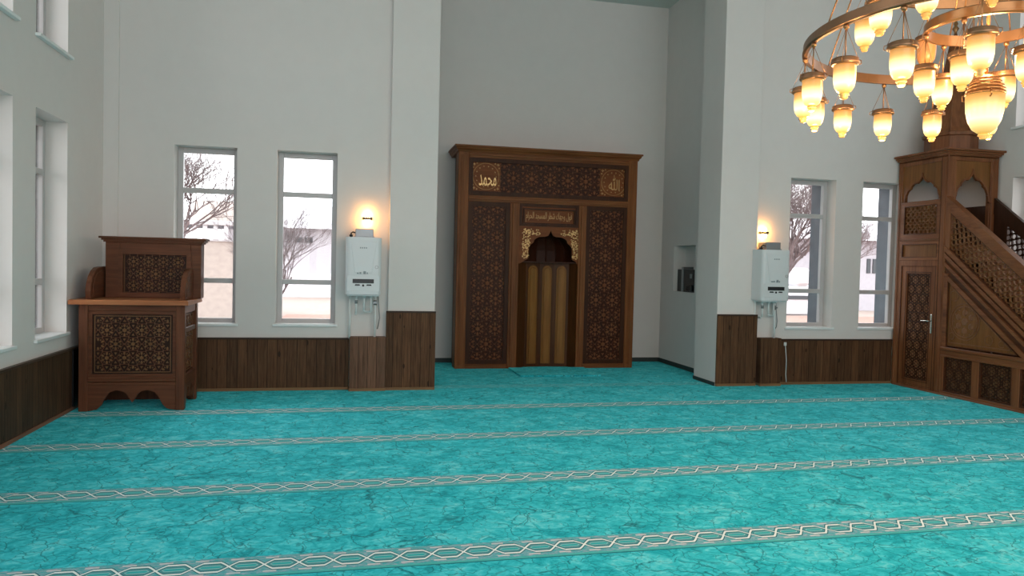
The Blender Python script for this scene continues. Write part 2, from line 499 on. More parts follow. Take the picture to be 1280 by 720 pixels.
def wall_cells(u0, u1, z0, z1, holes):
    us = sorted({u0, u1, *[h[0] for h in holes], *[h[1] for h in holes]}); zs = sorted({z0, z1, *[h[2] for h in holes], *[h[3] for h in holes]})
    for i in range(len(us)-1):
        run = None
        for j in range(len(zs)-1):
            uc, zc = (us[i]+us[i+1])/2, (zs[j]+zs[j+1])/2
            solid = not any(h[0] < uc < h[1] and h[2] < zc < h[3] for h in holes)
            if solid: run = (run[0], zs[j+1]) if run else (zs[j], zs[j+1])
            if (not solid or j == len(zs)-2) and run:
                yield us[i], us[i+1], run[0], run[1]; run = None
            if not solid: run = None

def wall_y(name, y0, y1, u0, u1, z0, z1, holes, m):
    mb = MB()
    for a, b, c, d in wall_cells(u0, u1, z0, z1, holes): mb.box((a, y0, c), (b, y1, d))
    return struct(mb.build(name, m))
def wall_x(name, x0, x1, u0, u1, z0, z1, holes, m):
    mb = MB()
    for a, b, c, d in wall_cells(u0, u1, z0, z1, holes): mb.box((x0, a, c), (x1, b, d))
    return struct(mb.build(name, m))

IN, OUT = .22, .58    # inner leaf thickness, outer face
WQ_L = [(-2.0, -1.30), (-.84, -.13)]
WQ_R = [(6.08, 6.80), (7.24, 7.95)]
hq = [(a, b, ZS, ZT) for a, b in WQ_L]
hr = [(a, b, ZS, ZT) for a, b in WQ_R]
sideY = [(7.60, 8.39), (6.33, 7.12), (4.30, 5.09), (3.03, 3.82), (1.0, 1.79), (-.27, .52), (-2.3, -1.51)]
UPZ = (3.565, 5.6)
hs = [(a, b, ZS, ZT) for a, b in sideY]+[(a, b, *UPZ) for a, b in sideY]
sideR = sideY[:3]
hsr = [(a, b, ZS, ZT) for a, b in sideR]+[(a, b, *UPZ) for a, b in sideR]

# floor and step
mb = MB(); mb.box((XL-.25, YB-.2, -.12), (XR+.25, 12.4, 0)); floor = mb.build('floor', M_carpet, None, (0, 0, 0)); struct(floor)
tag(floor, 'teal marbled prayer carpet with interlaced grey row bands')
wall_y('wall_back_left', YQ, YQ+IN, XL-IN, PLX1-.05, 0, ZC, hq, M_wall)
wall_y('wall_back_right', YQ, YQ+IN, PRX0+.05, XR+IN, 0, ZC, hr, M_wall)
wall_y('wall_outer_left', YQ+IN, YQ+OUT, XL-OUT, .55, -.1, ZC+.3, [(a, b, ZS-.02, ZT) for a, b in WQ_L], M_clad)
wall_y('wall_outer_right', YQ+IN, YQ+OUT, 5.50, XR+OUT, -.1, ZC+.3, [(a, b, ZS-.02, ZT) for a, b in WQ_R], M_clad)
wall_x('wall_left', XL-IN, XL, YB, YQ, 0, ZC, hs, M_wall)
wall_x('wall_right', XR, XR+IN, YB, YQ, 0, ZC, hsr, M_wall)
wall_x('wall_outer_side_left', XL-OUT, XL-IN, YB, YQ+IN, -.1, ZC+.3, hs, M_clad)
wall_x('wall_outer_side_right', XR+IN, XR+OUT, YB, YQ+IN, -.1, ZC+.3, hsr, M_clad)
hb = [(a, a+1.3, ZS, ZT) for a in (-2.4, -.9, .6, 2.1, 3.6, 5.1, 6.6)]+[(a, a+1.3, UPZ[0], UPZ[1]+.3) for a in (-2.4, -.9, .6, 2.1, 3.6, 5.1, 6.6)]  # unseen openings behind the camera, added and enlarged to light the recess
wall_y('wall_front', YB-.3, YB, XL-.3, XR+.3, 0, ZC, hb, M_wall)
# pillars flanking the recess
mb = MB(); mb.box((PLX0, YP, 0), (PLX1, 9.70, ZC), None, .004); struct(mb.build('pillar', M_wall), )
mb = MB(); mb.box((PRX0, YP, 0), (PRX1, 10.12, ZC), None, .004); struct(mb.build('pillar', M_wall))
# recess shell
NY0, NY1, NZ0, NZ1 = 10.78, 11.56, 1.23, 1.97
mb = MB()
for a, b, c, d in wall_cells(9.71, RY, 0, ZC, [(NY0, NY1, NZ0, NZ1)]): mb.box((RX1, a, c), (RX1+.2, b, d))
mb.box((RX1+.2, NY0-.1, NZ0-.1), (RX1+.24, NY1+.1, NZ1+.1))
struct(mb.build('wall_recess_right', M_wall))
mb = MB(); mb.box((RX0-.2, 9.70, 0), (RX0, RY, ZC)); struct(mb.build('wall_recess_left', M_wall))
mb = MB(); mb.box((RX0-.2, RY, 0), (RX1+.3, RY+.2, ZC)); struct(mb.build('wall_recess_back', M_wall))
mb = MB(); mb.box((RX0-.1, 9.74, ZCR), (RX1+.2, RY, ZCR+.15)); struct(mb.build('ceiling_recess', M_ceil))
mb = MB(); mb.box((PLX1, YQ, ZCR), (PRX0, YQ+.18, ZC)); struct(mb.build('wall_recess_header', M_wall))
mb = MB(); mb.box((XL-OUT, YB-.3, ZC), (XR+OUT, RY+.3, ZC+.2)); struct(mb.build('ceiling', M_ceil))
mb = MB(); mb.box((XL+.0, YQ-.03, ZW+.05), (XL+.16, YQ, ZC)); struct(mb.build('trim_corner', M_wall))

# skirting of the recess
mb = MB()
mb.box((RX0, RY-.015, 0), (RX1, RY, .07)); mb.box((RX1-.015, 10.12, 0), (RX1, RY, .07)); mb.box((PRX0-.012, YP+.005, 0), (PRX0, 10.12, .05))
struct(mb.build('baseboard_recess', M_skirt))

# wainscot: boards, cap and shoe of each stretch
def wain_y(n, x0, x1, y, h, th=.03, cap=True):
    mb = MB(); mb.box((x0, y-th, .03), (x1, y, h-.02)); o = mb.build('wainscot_boards', M_planksX, None, (0, 0, 0)); struct(o)
    o.name = 'trim_%d' % n
    mb = MB()
    mb.box((x0, y-th-.012, 0), (x1, y, .035), M_trim, .003); mb.box((x0, y-th-.008, h-.022), (x1, y, h), M_dcap if cap else M_trim, .003)
    struct(mb.build('baseboard_%d' % n, None))
M_dcap = wood('wainscot_cap', '#2c2019', '#48372b', 0)
wain_y(1, XL+.04, .045, YQ, ZW)
wain_y(2, PLX0-.02, PLX1+.012, YP, .99, .025)
wain_y(3, PRX0+.0, PRX1+.03, YP, .99, .025)
wain_y(4, 5.935, 7.79, YQ, ZW)
def wain_x(n, xa, xb, y0, y1, h):
    mb = MB(); mb.box((xa, y0, .03), (xb, y1, h-.02)); o = mb.build('trim_%d' % n, M_planksY, None, (0, 0, 0)); struct(o)
    s = .012 if xb > xa else -.012
    mb = MB(); mb.box((xa, y0, 0), (xb+s, y1, .035), M_trimY, .003); mb.box((xa, y0, h-.022), (xb+s, y1, h), M_dcapY, .003)
    struct(mb.build('baseboard_%d' % n, None))
M_dcapY = wood('wainscot_cap_side', '#40332a', '#5c4d42', 1)
wain_x(5, XL, XL+.03, YB, YQ-.04, ZW)
wain_x(6, XR, XR-.03, YB, 6.1, ZW)
# pipe chases in front of the wainscot
def chase(x0, x1, label):
    e = empty('pipe_chase', ((x0+x1)/2, 9.48, 0), label, 'pipe box', 'boarded pipe boxes under the boilers')
    mb = MB(); mb.box((x0, 9.415, .03), (x1, YQ-.001, ZW+.02), None, .003); mb.build('board_front', M_chase, e)
    mb = MB(); mb.box((x0-.004, 9.40, 0), (x1+.004, YQ-.001, .035), None, .003); mb.build('shoe_moulding', M_trim, e)
M_chase = plank_wall('chase_wood', 0, '#5a4130', '#856350', '#2b1c14', .11)
chase(.05, .488, 'brown plank pipe box under the left boiler, beside the left pillar')
M_chase2 = M_planksX
_m = M_chase; M_chase = M_planksX
chase(5.62, 5.932, 'dark plank pipe box under the right boiler, beside the right pillar')
M_chase = _m

# ---------------------------------------------------------------- windows
NWIN = [0]
def window(kind, u0, u1, z0, z1, face, depth_dir, transoms, label, sillfront=.03):
    """kind 'y' (wall at y=face) or 'x' (wall at x=face); depth_dir = +1/-1 outwards"""
    NWIN[0] += 1
    f0 = face+depth_dir*(IN-.02); f1 = face+depth_dir*(IN+.05)
    def P(u, d, z): return (u, d, z) if kind == 'y' else (d, u, z)
    e = bpy.data.objects.new('window_%d' % NWIN[0], None); COL.objects.link(e); e.location = P((u0+u1)/2, f0, z0); struct(e, label)
    w = .062
    mb = MB()
    B = lambda a, b, c, d, t0=f0, t1=f1: mb.box(P(a, t0, c), P(b, t1, d), None, .004)
    B(u0, u0+w, z0, z1); B(u1-w, u1, z0, z1); B(u0+w, u1-w, z0, z0+w); B(u0+w, u1-w, z1-w, z1)
    mb.build('window_frame', M_pvc, e)
    for (c, d) in transoms:
        mb = MB(); mb.box(P(u0+w, f0, c), P(u1-w, f1, d), None, .004); mb.build('transom', M_pvc, e)
    mb = MB(); fm = (f0+f1)/2; ws = .022
    cuts = [z0+w]+[v for cd in transoms for v in cd]+[z1-w]
    for i in range(0, len(cuts), 2):
        mb.box(P(u0+w, fm-.003, cuts[i]), P(u1-w, fm+.003, cuts[i+1]))
    mb.build('glass_pane', M_glass, e)
    mb = MB(); sf = face-depth_dir*sillfront
    mb.box(P(u0-(.0), f0, z0-.012), P(u1+.0, face, z0+.012)); mb.box(P(u0-.03, face+0*depth_dir, z0-.018), P(u1+.03, sf, z0+.012), None, .004)
    mb.build('window_sill', M_sill, e)
    return e
TR = [(1.29, 1.35), (2.375, 2.435)]
window('y', *WQ_L[0], ZS, ZT, YQ, 1, TR, 'tall white window behind the carved lectern')
window('y', *WQ_L[1], ZS, ZT, YQ, 1, TR, 'tall white window between lectern and left boiler')
window('y', *WQ_R[0], ZS, ZT, YQ, 1, TR, 'tall white window directly right of the right boiler')
window('y', *WQ_R[1], ZS, ZT, YQ, 1, TR, 'tall white window beside the pulpit tower')
SIDEW = []
for i, (a, b) in enumerate(sideY):
    window('x', a, b, ZS, ZT, XL, -1, TR, None, .03)
    window('x', a, b, UPZ[0], UPZ[1], XL, -1, [(4.5, 4.56)], None, .05)
    if i < 3:
        window('x', a, b, ZS, ZT, XR, 1, TR, None, .03)
        window('x', a, b, UPZ[0], UPZ[1], XR, 1, [(4.5, 4.56)], None, .05)

# ---------------------------------------------------------------- mihrab (prayer niche)
MX0, MX1, MF, MBK = 1.62, 4.48, 11.30, 12.04
mih = empty('prayer_niche', ((MX0+MX1)/2, (MF+MBK)/2, 0), 'large dark carved walnut prayer niche with gilt writing in the central recess', 'prayer niche')
T = TY(MF)
def part(name, mat, parent, fn, label=None):
    mb = MB(); fn(mb); o = mb.build(name, mat, parent)
    if label: o['label'] = label
    return o
# side posts, box behind
for (a, b) in ((MX0, 1.78), (4.33, MX1)):
    def f(mb, a=a, b=b):
        mb.box((a, MF, 0), (b, MF+.28, 3.30), None, .006)
        mb.box((a+.04, MF-.012, .06), (b-.04, MF, 3.24), None, .005)
        mb.box((a+.062, MF-.02, .06), (b-.062, MF-.01, 3.24), None, .004)
    part('side_post', W_v, mih, f)
def f(mb):
    mb.box((1.78, MF, 0), (4.33, MF+.05, .075), None, .006); mb.box((1.78, MF-.01, .055), (2.60, MF+.03, .07)); mb.box((3.55, MF-.01, .055), (4.33, MF+.03, .07))
# bottom rails left and right
for (a, b) in ((1.78, 2.43), (3.655, 4.33)):
    part('bottom_rail', W_h, mih, lambda mb, a=a, b=b: (mb.box((a, MF, 0), (b, MF+.06, .07), None, .005), mb.box((a, MF-.008, .045), (b, MF+.02, .06), None, .003)))
part('middle_rail', W_h, mih, lambda mb: (mb.box((1.78, MF, 2.545), (4.33, MF+.06, 2.64), None, .005), mb.box((1.78, MF-.012, 2.575), (4.33, MF+.02, 2.615), None, .005)))
part('top_rail', W_h, mih, lambda mb: (mb.box((1.78, MF, 3.205), (4.33, MF+.06, 3.30), None, .005), mb.box((1.78, MF-.012, 3.235), (4.33, MF+.02, 3.275), None, .005)))
part('back_board', W_dark, mih, lambda mb: (mb.box((1.70, MBK-.04, 0), (4.41, MBK, 3.29)), mb.box((1.70, MF+.05, 3.25), (4.41, MBK-.04, 3.29)), mb.box((1.67, MF+.27, 0), (1.71, MBK-.03, 3.29)), mb.box((4.40, MF+.27, 0), (4.44, MBK-.03, 3.29))))
def f(mb):
    prof = [(0, 3.285), (.012, 3.285), (.02, 3.31), (.04, 3.33), (.048, 3.355), (.064, 3.36), (.064, 3.385), (0, 3.385)]
    # mitred crown on three sides
    x0, x1 = MX0, MX1
    loops = []
    for (d, z) in prof:
        loops.append([(x0-d, MBK, z), (x0-d, MF-d, z), (x1+d, MF-d, z), (x1+d, MBK, z)])
    for k in range(len(loops)-1):
        A, B = loops[k], loops[k+1]
        for j in range(3):
            vs = [mb.bm.verts.new(q) for q in (A[j], A[j+1], B[j+1], B[j])]; mb.face(vs)
    vs = [mb.bm.verts.new(q) for q in loops[-1]]; mb.face(vs)
    mb.box((x0, MF, 3.285), (x1, MBK, 3.38))
part('cornice', W_h, mih, f)
for (a, b) in ((2.43, 2.58), (3.53, 3.655)):
    def f(mb, a=a, b=b):
        mb.box((a, MF, 0), (b, MF+.06, 2.545), None, .005)
        mb.box((a+.035, MF-.014, .0), (b-.035, MF, 2.545), None, .006)
    part('stile', W_v, mih, f)
# frieze: carved field with a roundel at each end
o = carved('frieze_panel', TY(MF+.035), [(1.80, 2.66), (4.31, 2.66), (4.31, 3.19), (1.80, 3.19)], .29, mih, W_dark, W_boss, W_strap, border=False)
part('frieze_moulding', W_edge, mih, lambda mb: (frame_rect(mb, T, 1.78, 4.33, 2.64, 3.205, .05, -.04, .0), frame_rect(mb, T, 1.83, 4.28, 2.69, 3.155, .012, -.03, .006)))
def roundel(cx, cz, r, txt, size, label, mtxt):
    mb = MB(); TT = TY(MF+.028)
    mb.prism(TT, [(cx-r*1.12, cz-r*1.1), (cx+r*1.12, cz-r*1.1), (cx+r*1.12, cz+r*1.1), (cx-r*1.12, cz+r*1.1)], -.01, .004, W_round)
    n = 40
    for k in range(n):
        a, b = 2*PI*k/n, 2*PI*(k+1)/n
        for R in (r, ):
            mb.bar(TT, (cx+R*math.cos(a), cz+R*math.sin(a)), (cx+R*math.cos(b), cz+R*math.sin(b)), .009, .004, .010, W_ringc)
    for sx in (-1, 1):
        for sz in (-1, 1):
            mb.boss(TT, ngon(cx+sx*r*.92, cz+sz*r*.9, .028, 4, 0, .012), .004, .012, M_gold2)
            mb.boss(TT, ngon(cx+sx*r*.70, cz+sz*r*.98, .014, 5), .004, .010, M_gold2)
            mb.boss(TT, ngon(cx+sx*r*1.0, cz+sz*r*.66, .014, 5), .004, .010, M_gold2)
    # leafy scrolls inside the ring
    for k in range(14):
        a = k*2*PI/14
        mb.boss(TT, ngon(cx+r*.78*math.cos(a), cz+r*.78*math.sin(a), .016, 4, a, .007), .004, .009, M_gold2)
    o = mb.build('roundel', None, mih); o['label'] = label
    return o
W_ringc = wood('walnut_ring', '#8c6238', '#b08450', 0)
W_round = wood('walnut_warm_ground', '#5f3216', '#834a24', 0)

def text_mesh(name, s, size, T, cx, cz, parent, mat, depth=.004, flipx=False, maxw=None):
    cu = bpy.data.curves.new(name, 'FONT'); cu.body = s; cu.size = size; cu.extrude = depth; cu.align_x = 'CENTER'; cu.align_y = 'CENTER'; cu.resolution_u = 2
    ob = bpy.data.objects.new(name, cu); COL.objects.link(ob)
    dg = bpy.context.evaluated_depsgraph_get(); me = bpy.data.meshes.new_from_object(ob.evaluated_get(dg))
    bpy.data.objects.remove(ob); bpy.data.curves.remove(cu)
    if not len(me.vertices): return None
    xs = [v.co.x for v in me.vertices]; ys = [v.co.y for v in me.vertices]
    mx, my = (min(xs)+max(xs))/2, (min(ys)+max(ys))/2
    k = 1.0
    if maxw: k = maxw[0]/(max(xs)-min(xs)); k2 = maxw[1]/(max(ys)-min(ys))
    else: k2 = 1.0
    off = Vector((0, 0, 0)); p = parent
    while p is not None: off += p.location; p = p.parent
    for v in me.vertices:
        v.co = Vector(T(cx+(v.co.x-mx)*k, cz+(v.co.y-my)*k2, v.co.z)) - off
    me.materials.append(mat)
    o = bpy.data.objects.new(name, me); COL.objects.link(o); o.parent = parent
    return o

# presentation forms, written in visual order (left to right)
MUH = '\uFEAA\uFEE4\uFEA4\uFEE3'
ALL = '\uFDF2'
VERSE = ''.join(reversed('\uFED3\uFEEE\uFEDD\u0020\uFEED\uFE9F\uFEEC\uFEDA\u0020\uFEB7\uFEC4\uFEAE\u0020\uFE8D\uFEDF\uFEE4\uFEB4\uFEA0\uFEAA\u0020\uFE8D\uFEDF\uFEA4\uFEAE\uFE8D\uFEE1'))
ra = roundel(2.045, 2.93, .20, '', .2, 'carved roundel with one gilt name in calligraphy', M_gold)
rb = roundel(4.09, 2.93, .20, '', .2, 'carved roundel with a faint gilt name in upright calligraphy', M_gold2)
text_mesh('gilt_writing', MUH, .2, TY(MF+.020), 2.07, 2.87, ra, M_gold, .005, maxw=(.27, .17))
text_mesh('gilt_writing', ALL, .2, TY(MF+.020), 4.10, 2.93, rb, M_gold2, .005, maxw=(.18, .24))
# tall carved side panels
for (a, b) in ((1.78, 2.43), (3.655, 4.33)):
    carved('carved_panel', TY(MF+.04), [(a+.0, .07), (b, .07), (b, 2.545), (a, 2.545)], .27, mih, W_dark, W_boss, W_strap, border=False)
    part('panel_moulding', W_edge, mih, lambda mb, a=a, b=b: (frame_rect(mb, T, a, b, .07, 2.545, .055, -.04, -.012), frame_rect(mb, T, a+.055, b-.055, .125, 2.49, .012, -.035, -.020)), None)
# central bay: calligraphy panel and arch board
part('inscription_frame', W_edge, mih, lambda mb: (frame_rect(mb, T, 2.58, 3.53, 2.20, 2.545, .045, -.04, -.012), frame_rect(mb, T, 2.64, 3.475, 2.235, 2.475, .02, -.035, -.005)))
ip = part('inscription_panel', W_round, mih, lambda mb: mb.prism(TY(MF+.035), [(2.6, 2.21), (3.51, 2.21), (3.51, 2.53), (2.6, 2.53)], -.01, 0))
text_mesh('gilt_writing', VERSE, .15, TY(MF+.034), 3.055, 2.345, ip, M_gold2, .004, maxw=(.74, .16))
ACX = 3.065
def ox(px): return 2.602+(px-650)*(3.55-2.602)/(721.5-650)
arch_px = [(650, 1.62), (655, 1.665), (660, 1.70), (660.6, 1.88), (663, 1.92), (666, 1.95), (667, 1.99), (669.5, 2.02), (673, 2.04), (680, 2.045), (683.5, 2.06), (685.5, 2.10), (686.6, 2.15)]
arch_pts = [(ox(x), z) for x, z in arch_px]
mid = arch_pts[-1][0]
arch_pts += [(2*mid-x, z) for x, z in reversed(arch_pts[:-1])]
arch_pts = [arch_pts[0]]+[(max(p[0], arch_pts[i][0]+2e-4), p[1]) for i, p in enumerate(arch_pts[1:])]
ab = part('arch_board', W_round, mih, lambda mb: arch_cut_board(mb, T, 2.58, 3.53, 1.62, 2.21, [(min(max(x, 2.585), 3.528), z) for x, z in arch_pts], -.045, -.02))
# gilt arabesque in the two spandrels
for sx in (-1, 1):
    mb = MB(); TT = TY(MF+.02); rnd = random.Random(3)
    def ok(s, z):
        u = abs(s-mid)
        if not (.06 < u < .455 and 1.69 < z < 2.155): return False
        lim = [(2*mid-x if x > mid else x, zz) for x, zz in arch_pts[:13]]
        for k in range(12):
            if lim[k][0] <= mid-u <= lim[k+1][0]: 
                t = (mid-u-lim[k][0])/max(1e-6, lim[k+1][0]-lim[k][0]); zz = lim[k][1]+t*(lim[k+1][1]-lim[k][1]); return z > zz+.03 and (z > 2.07 or u > .33) and u > .17
        return u > .36
    for k in range(120):
        for tr in range(40):
            s_ = mid+sx*rnd.uniform(.16, .455); z_ = rnd.uniform(1.69, 2.155)
            if ok(s_, z_): break
        else: continue
        a0 = rnd.uniform(0, 2*PI); R = rnd.uniform(.009, .017); p = None
        for q in range(6):
            aa = a0+q*.75; rr = R*(1-q*.10); c = (s_+rr*math.cos(aa), z_+rr*math.sin(aa))
            if p: mb.bar(TT, p, c,   .0065*(1-q*.08), 0, .009, M_gold)
            p = c
        if k % 2: mb.boss(TT, ngon(s_, z_, .008, 5), 0, .01, M_gold)
    o = mb.build('gilt_arabesque', None, ab)
# niche: lower faceted screen with arched panels, dark ribbed hood above
NX = [2.585, 2.74, 2.975, 3.205, 3.44, 3.53]; NYs = [MF+.04, MF+.17, MF+.205, MF+.205, MF+.17, MF+.04]
scr = MB()
for k in range(5):
    a, b = Vector((NX[k], NYs[k], 0)), Vector((NX[k+1], NYs[k+1], 0)); n = Vector((a.y-b.y, b.x-a.x, 0)).normalized()*.02
    scr.hexa([a, b, b+n, a+n, a+Vector((0, 0, 1.64)), b+Vector((0, 0, 1.64)), b+n+Vector((0, 0, 1.64)), a+n+Vector((0, 0, 1.64))])
scr.build('niche_screen', W_nsc if 'W_nsc' in globals() else W_v, mih)
for k in range(1, 4):
    a, b = Vector((NX[k], NYs[k], 0)), Vector((NX[k+1], NYs[k+1], 0)); dv = (b-a); L = dv.length; dv.normalize(); nn = Vector((dv.y, -dv.x, 0))
    def TF(s, t, d, a=a, dv=dv, nn=nn):
        q = a+dv*s+nn*d; return (q.x, q.y, t)
    mb = MB()
    def archp(w, top): 
        c = L/2; pts = [(c-w/2, .05), (c+w/2, .05), (c+w/2, top-w/2)]
        for q in range(1, 8):
            th = PI*q/8; pts.append((c+w/2*math.cos(th), top-w/2+w/2*math.sin(th)))
        return pts+[(c-w/2, top-w/2)]
    mb.prism(TF, archp(L*.66, 1.60), 0, .012, None, .004); mb.prism(TF, archp(L*.46, 1.565), .012, .026, None, .006)
    mb.build('arched_panel', W_lite, mih) if 'W_lite' in globals() else mb.build('arched_panel', W_h, mih)
def f(mb):
    # dark ledge, hood cheeks and ribs running up to the apex
    mb.prism(lambda s, t, d: (s, t, d), [(2.585, MF+.06), (3.53, MF+.06), (3.50, MF+.5), (2.62, MF+.5)], 1.64, 1.66)
    for k in range(9):
        u0, u1 = k/9, (k+1)/9
        def c(u): th = PI*(1-u); return (ACX+.47*math.cos(th), MF+.10+.42*math.sin(th))
        (xa, ya), (xb, yb) = c(u0), c(u1)
        for j in range(6):
            z0, z1 = 1.66+j*.09, 1.66+(j+1)*.09
            def sh(x, y, z):
                q = max(0, (z-1.80)/.42); q = min(1, q)**1.6; return (x+(ACX-x)*q*.9, y+(MF+.30-y)*q*.6, z)
            vs = [mb.bm.verts.new(q) for q in (sh(xa, ya, z0), sh(xb, yb, z0), sh(xb, yb, z1), sh(xa, ya, z1))]; mb.face(vs)
        pts = [Vector(sh(xa, ya, 1.66+j*.09)) for j in range(7)]
        if 0 < k: mb.tube(pts, .012, 5)
    mb.box((2.56, MF+.045, 2.2), (3.55, MF+.55, 2.22)); mb.box((2.56, MF+.06, 1.62), (2.585, MF+.5, 2.2)); mb.box((3.53, MF+.06, 1.62), (3.555, MF+.5, 2.2))
part('ribbed_hood', W_dark, mih, f)
# carpeted step in front of the niche
mb = MB(); mb.box((2.45, 10.42, 0), (3.66, MF-.03, .022), None, .008)
tag(mb.build('carpeted_step', M_step), 'low teal carpeted step on the floor before the central recess', 'step')

# electrical niche contents
e = empty('electrical_unit', (RX1+.12, 11.12, NZ0), 'black electrical unit half filling the wall niche right of the prayer niche', 'electrical unit')
part('housing', M_black, e, lambda mb: mb.box((RX1+.02, NY0+.03, NZ0+.0), (RX1+.19, NY0+.43, NZ0+.36), None, .006))
part('small_housing', M_black, e, lambda mb: (mb.box((RX1+.06, NY0+.51, NZ0+.0), (RX1+.19, NY1-.03, NZ0+.36), None, .006),))
part('divider', M_grey, e, lambda mb: mb.box((RX1+.01, NY0+.44, NZ0), (RX1+.19, NY0+.50, NZ0+.40), None, .004))
part('plug', M_black, e, lambda mb: (mb.box((RX1-.03, NY0+.06, NZ0+.02), (RX1+.02, NY0+.16, NZ0+.12), None, .01), mb.tube([(RX1, NY0+.16, NZ0+.05), (RX1-.02, NY0+.26, NZ0+.03), (RX1+.03, NY0+.33, NZ0+.1)], .008, 6)))
part('meter_window', M_grey, e, lambda mb: mb.box((RX1+.012, NY0+.12, NZ0+.22), (RX1+.02, NY0+.20, NZ0+.29), None, .003))

# ---------------------------------------------------------------- lectern (preacher's seat)
LX0, LX1, LF, LB = -2.64, -1.635, 8.37, 9.08
lec = empty('preacher_lectern', ((LX0+LX1)/2, (LF+LB)/2, 0), 'dark carved wooden preacher\'s lectern by the left wall, before a window', 'lectern')
for (x, y) in ((LX0, LF), (LX1-.085, LF), (LX0, LB-.085), (LX1-.085, LB-.085)):
    part('corner_post', K_v, lec, lambda mb, x=x, y=y: mb.box((x, y, 0), (x+.085, y+.085, 1.095), None, .005))
TLf = TY(LF+.012)
def apron(mb, T, s0, s1, m=None, cusp=True):
    c = (s0+s1)/2; h = (s1-s0)/2
    pr = [(-1, 0), (-.80, .02), (-.70, .06), (-.62, .13), (-.52, .19), (-.35, .215), (-.20, .20), (-.12, .17), (-.07, .13), (0, .085)]
    a = [(c+u*h, z) for u, z in pr]; a += [(2*c-x, z) for x, z in reversed(a[:-1])]
    arch_cut_board(mb, T, s0, s1, 0, .27, a, -.03, 0, m)
part('apron', K_h, lec, lambda mb: (apron(mb, TLf, LX0+.085, LX1-.085), mb.box((LX0+.02, LF+.004, .265), (LX1-.02, LF+.03, .295), None, .004)))
TLs = lambda s, t, d: (LX1-.012+d, s, t)
part('side_apron', K_y, lec, lambda mb: apron(mb, TLs, LF+.085, LB-.085))
TLs2 = lambda s, t, d: (LX0+.012-d, s, t)
part('side_apron', K_y, lec, lambda mb: apron(mb, TLs2, LF+.085, LB-.085))
part('bottom_rail', K_h, lec, lambda mb: (mb.box((LX0+.085, LF+.01, .30), (LX1-.085, LF+.045, .345), None, .005), mb.box((LX0+.085, LF-.004, .33), (LX1-.085, LF+.03, .35), None, .005)))
part('top_rail', K_h, lec, lambda mb: mb.box((LX0+.085, LF+.01, 1.03), (LX1-.085, LF+.045, 1.095), None, .005))
part('panel_moulding', K_h, lec, lambda mb: (frame_rect(mb, TY(LF+.02), LX0+.085, LX1-.085, .345, 1.03, .035, -.03, 0),))
carved('carved_panel', TY(LF+.035), [(LX0+.12, .38), (LX1-.12, .38), (LX1-.12, .995), (LX0+.12, .995)], .165, lec, K_dark, K_boss, K_v)
for (z0_, z1_) in ((.265, .36), (.80, .85), (1.0, 1.095)):
    part('side_rail', K_y, lec, lambda mb, z0_=z0_, z1_=z1_: mb.box((LX1-.045, LF+.085, z0_), (LX1-.01, LB-.085, z1_), None, .005))
carved('side_panel', lambda s, t, d: (LX1-.04+d, s, t), [(LF+.09, .36), (LB-.09, .36), (LB-.09, 1.0), (LF+.09, 1.0)], .15, lec, K_dark, K_boss, K_v)
part('side_panel', K_v, lec, lambda mb: mb.box((LX0+.015, LF+.085, .26), (LX0+.04, LB-.085, 1.095)))
part('back_board', K_v, lec, lambda mb: mb.box((LX0+.085, LB-.04, .0), (LX1-.085, LB-.01, 1.095)))
part('ledge', K_top, lec, lambda mb: mb.prism(lambda s, t, d: (s, t, 1.095+d), [(LX0-.085, LF-.045), (LX1+.04, LF-.045), (LX1+.04, LB+.01), (LX0-.085, LB+.01)], 0, .048, None, .008), 'reddish polished ledge')
# upper cabinet / book rest
UX0, UX1, UF, UB = -2.53, -1.565, 8.84, 9.02
part('upper_frame', K_h, lec, lambda mb: (mb.box((UX0, UF, 1.143), (UX0+.14, UB, 1.735), None, .005), mb.box((UX1-.11, UF, 1.143), (UX1, UB, 1.735), None, .005), mb.box((UX0+.14, UF, 1.65), (UX1-.11, UB, 1.735), None, .005), mb.box((UX0+.14, UF, 1.143), (UX1-.11, UB, 1.165), None, .003), frame_rect(mb, TY(UF), UX0+.13, UX1-.10, 1.155, 1.66, .045, -.02, .012), mb.box((UX0+.1, UB-.02, 1.143), (UX1-.1, UB, 1.66))))
carved('upper_carved_panel', TY(UF+.03), [(UX0+.16, 1.165), (UX1-.13, 1.165), (UX1-.13, 1.645), (UX0+.16, 1.645)], .15, lec, K_dark, K_boss, K_v)
def f(mb):
    for (d, z0, z1) in ((.0, 1.73, 1.745), (.018, 1.742, 1.762), (.035, 1.76, 1.782), (.055, 1.78, 1.802)):
        mb.box((UX0-d, UF-d, z0), (UX1+d, UB+d*.4, z1), None, .003)
part('upper_cornice', K_h, lec, f)
for x in (LX0+.035, LX1-.065):
    prof = [(8.46, 1.143), (8.45, 1.22), (8.475, 1.30), (8.53, 1.38), (8.61, 1.435), (8.70, 1.465), (8.84, 1.475), (9.04, 1.475), (9.04, 1.143)]
    def f(mb, x=x):
        mb.prism(lambda s, t, d: (x+d, s, t), prof, 0, .05, None, .006)
        mb.prism(lambda s, t, d: (x+d, s, t), [(s+(8.75-s)*.22, t+(1.28-t)*.22) for s, t in prof], -.006, .056, None, .004)
    part('side_wing', K_y, lec, f)

# thin black slab added over the wainscot beside the lectern
mb = MB(); mb.box((XL+.031, 8.46, .036), (XL+.046, 9.50, ZW-.024)); tag(mb.build('black_slab', M_black), 'thin black slab on the left wainscot in the gap behind the lectern', 'board')

# ---------------------------------------------------------------- minbar (pulpit with stair)
PX0, PX1 = 7.78, 8.58           # side planes
TY0, TY1 = 8.58, 9.50           # tower front / back
mn = empty('stair_pulpit', (8.18, 8.2, 0), 'tall brown carved wooden stair pulpit along the right wall', 'pulpit')
TS = TX(PX0)
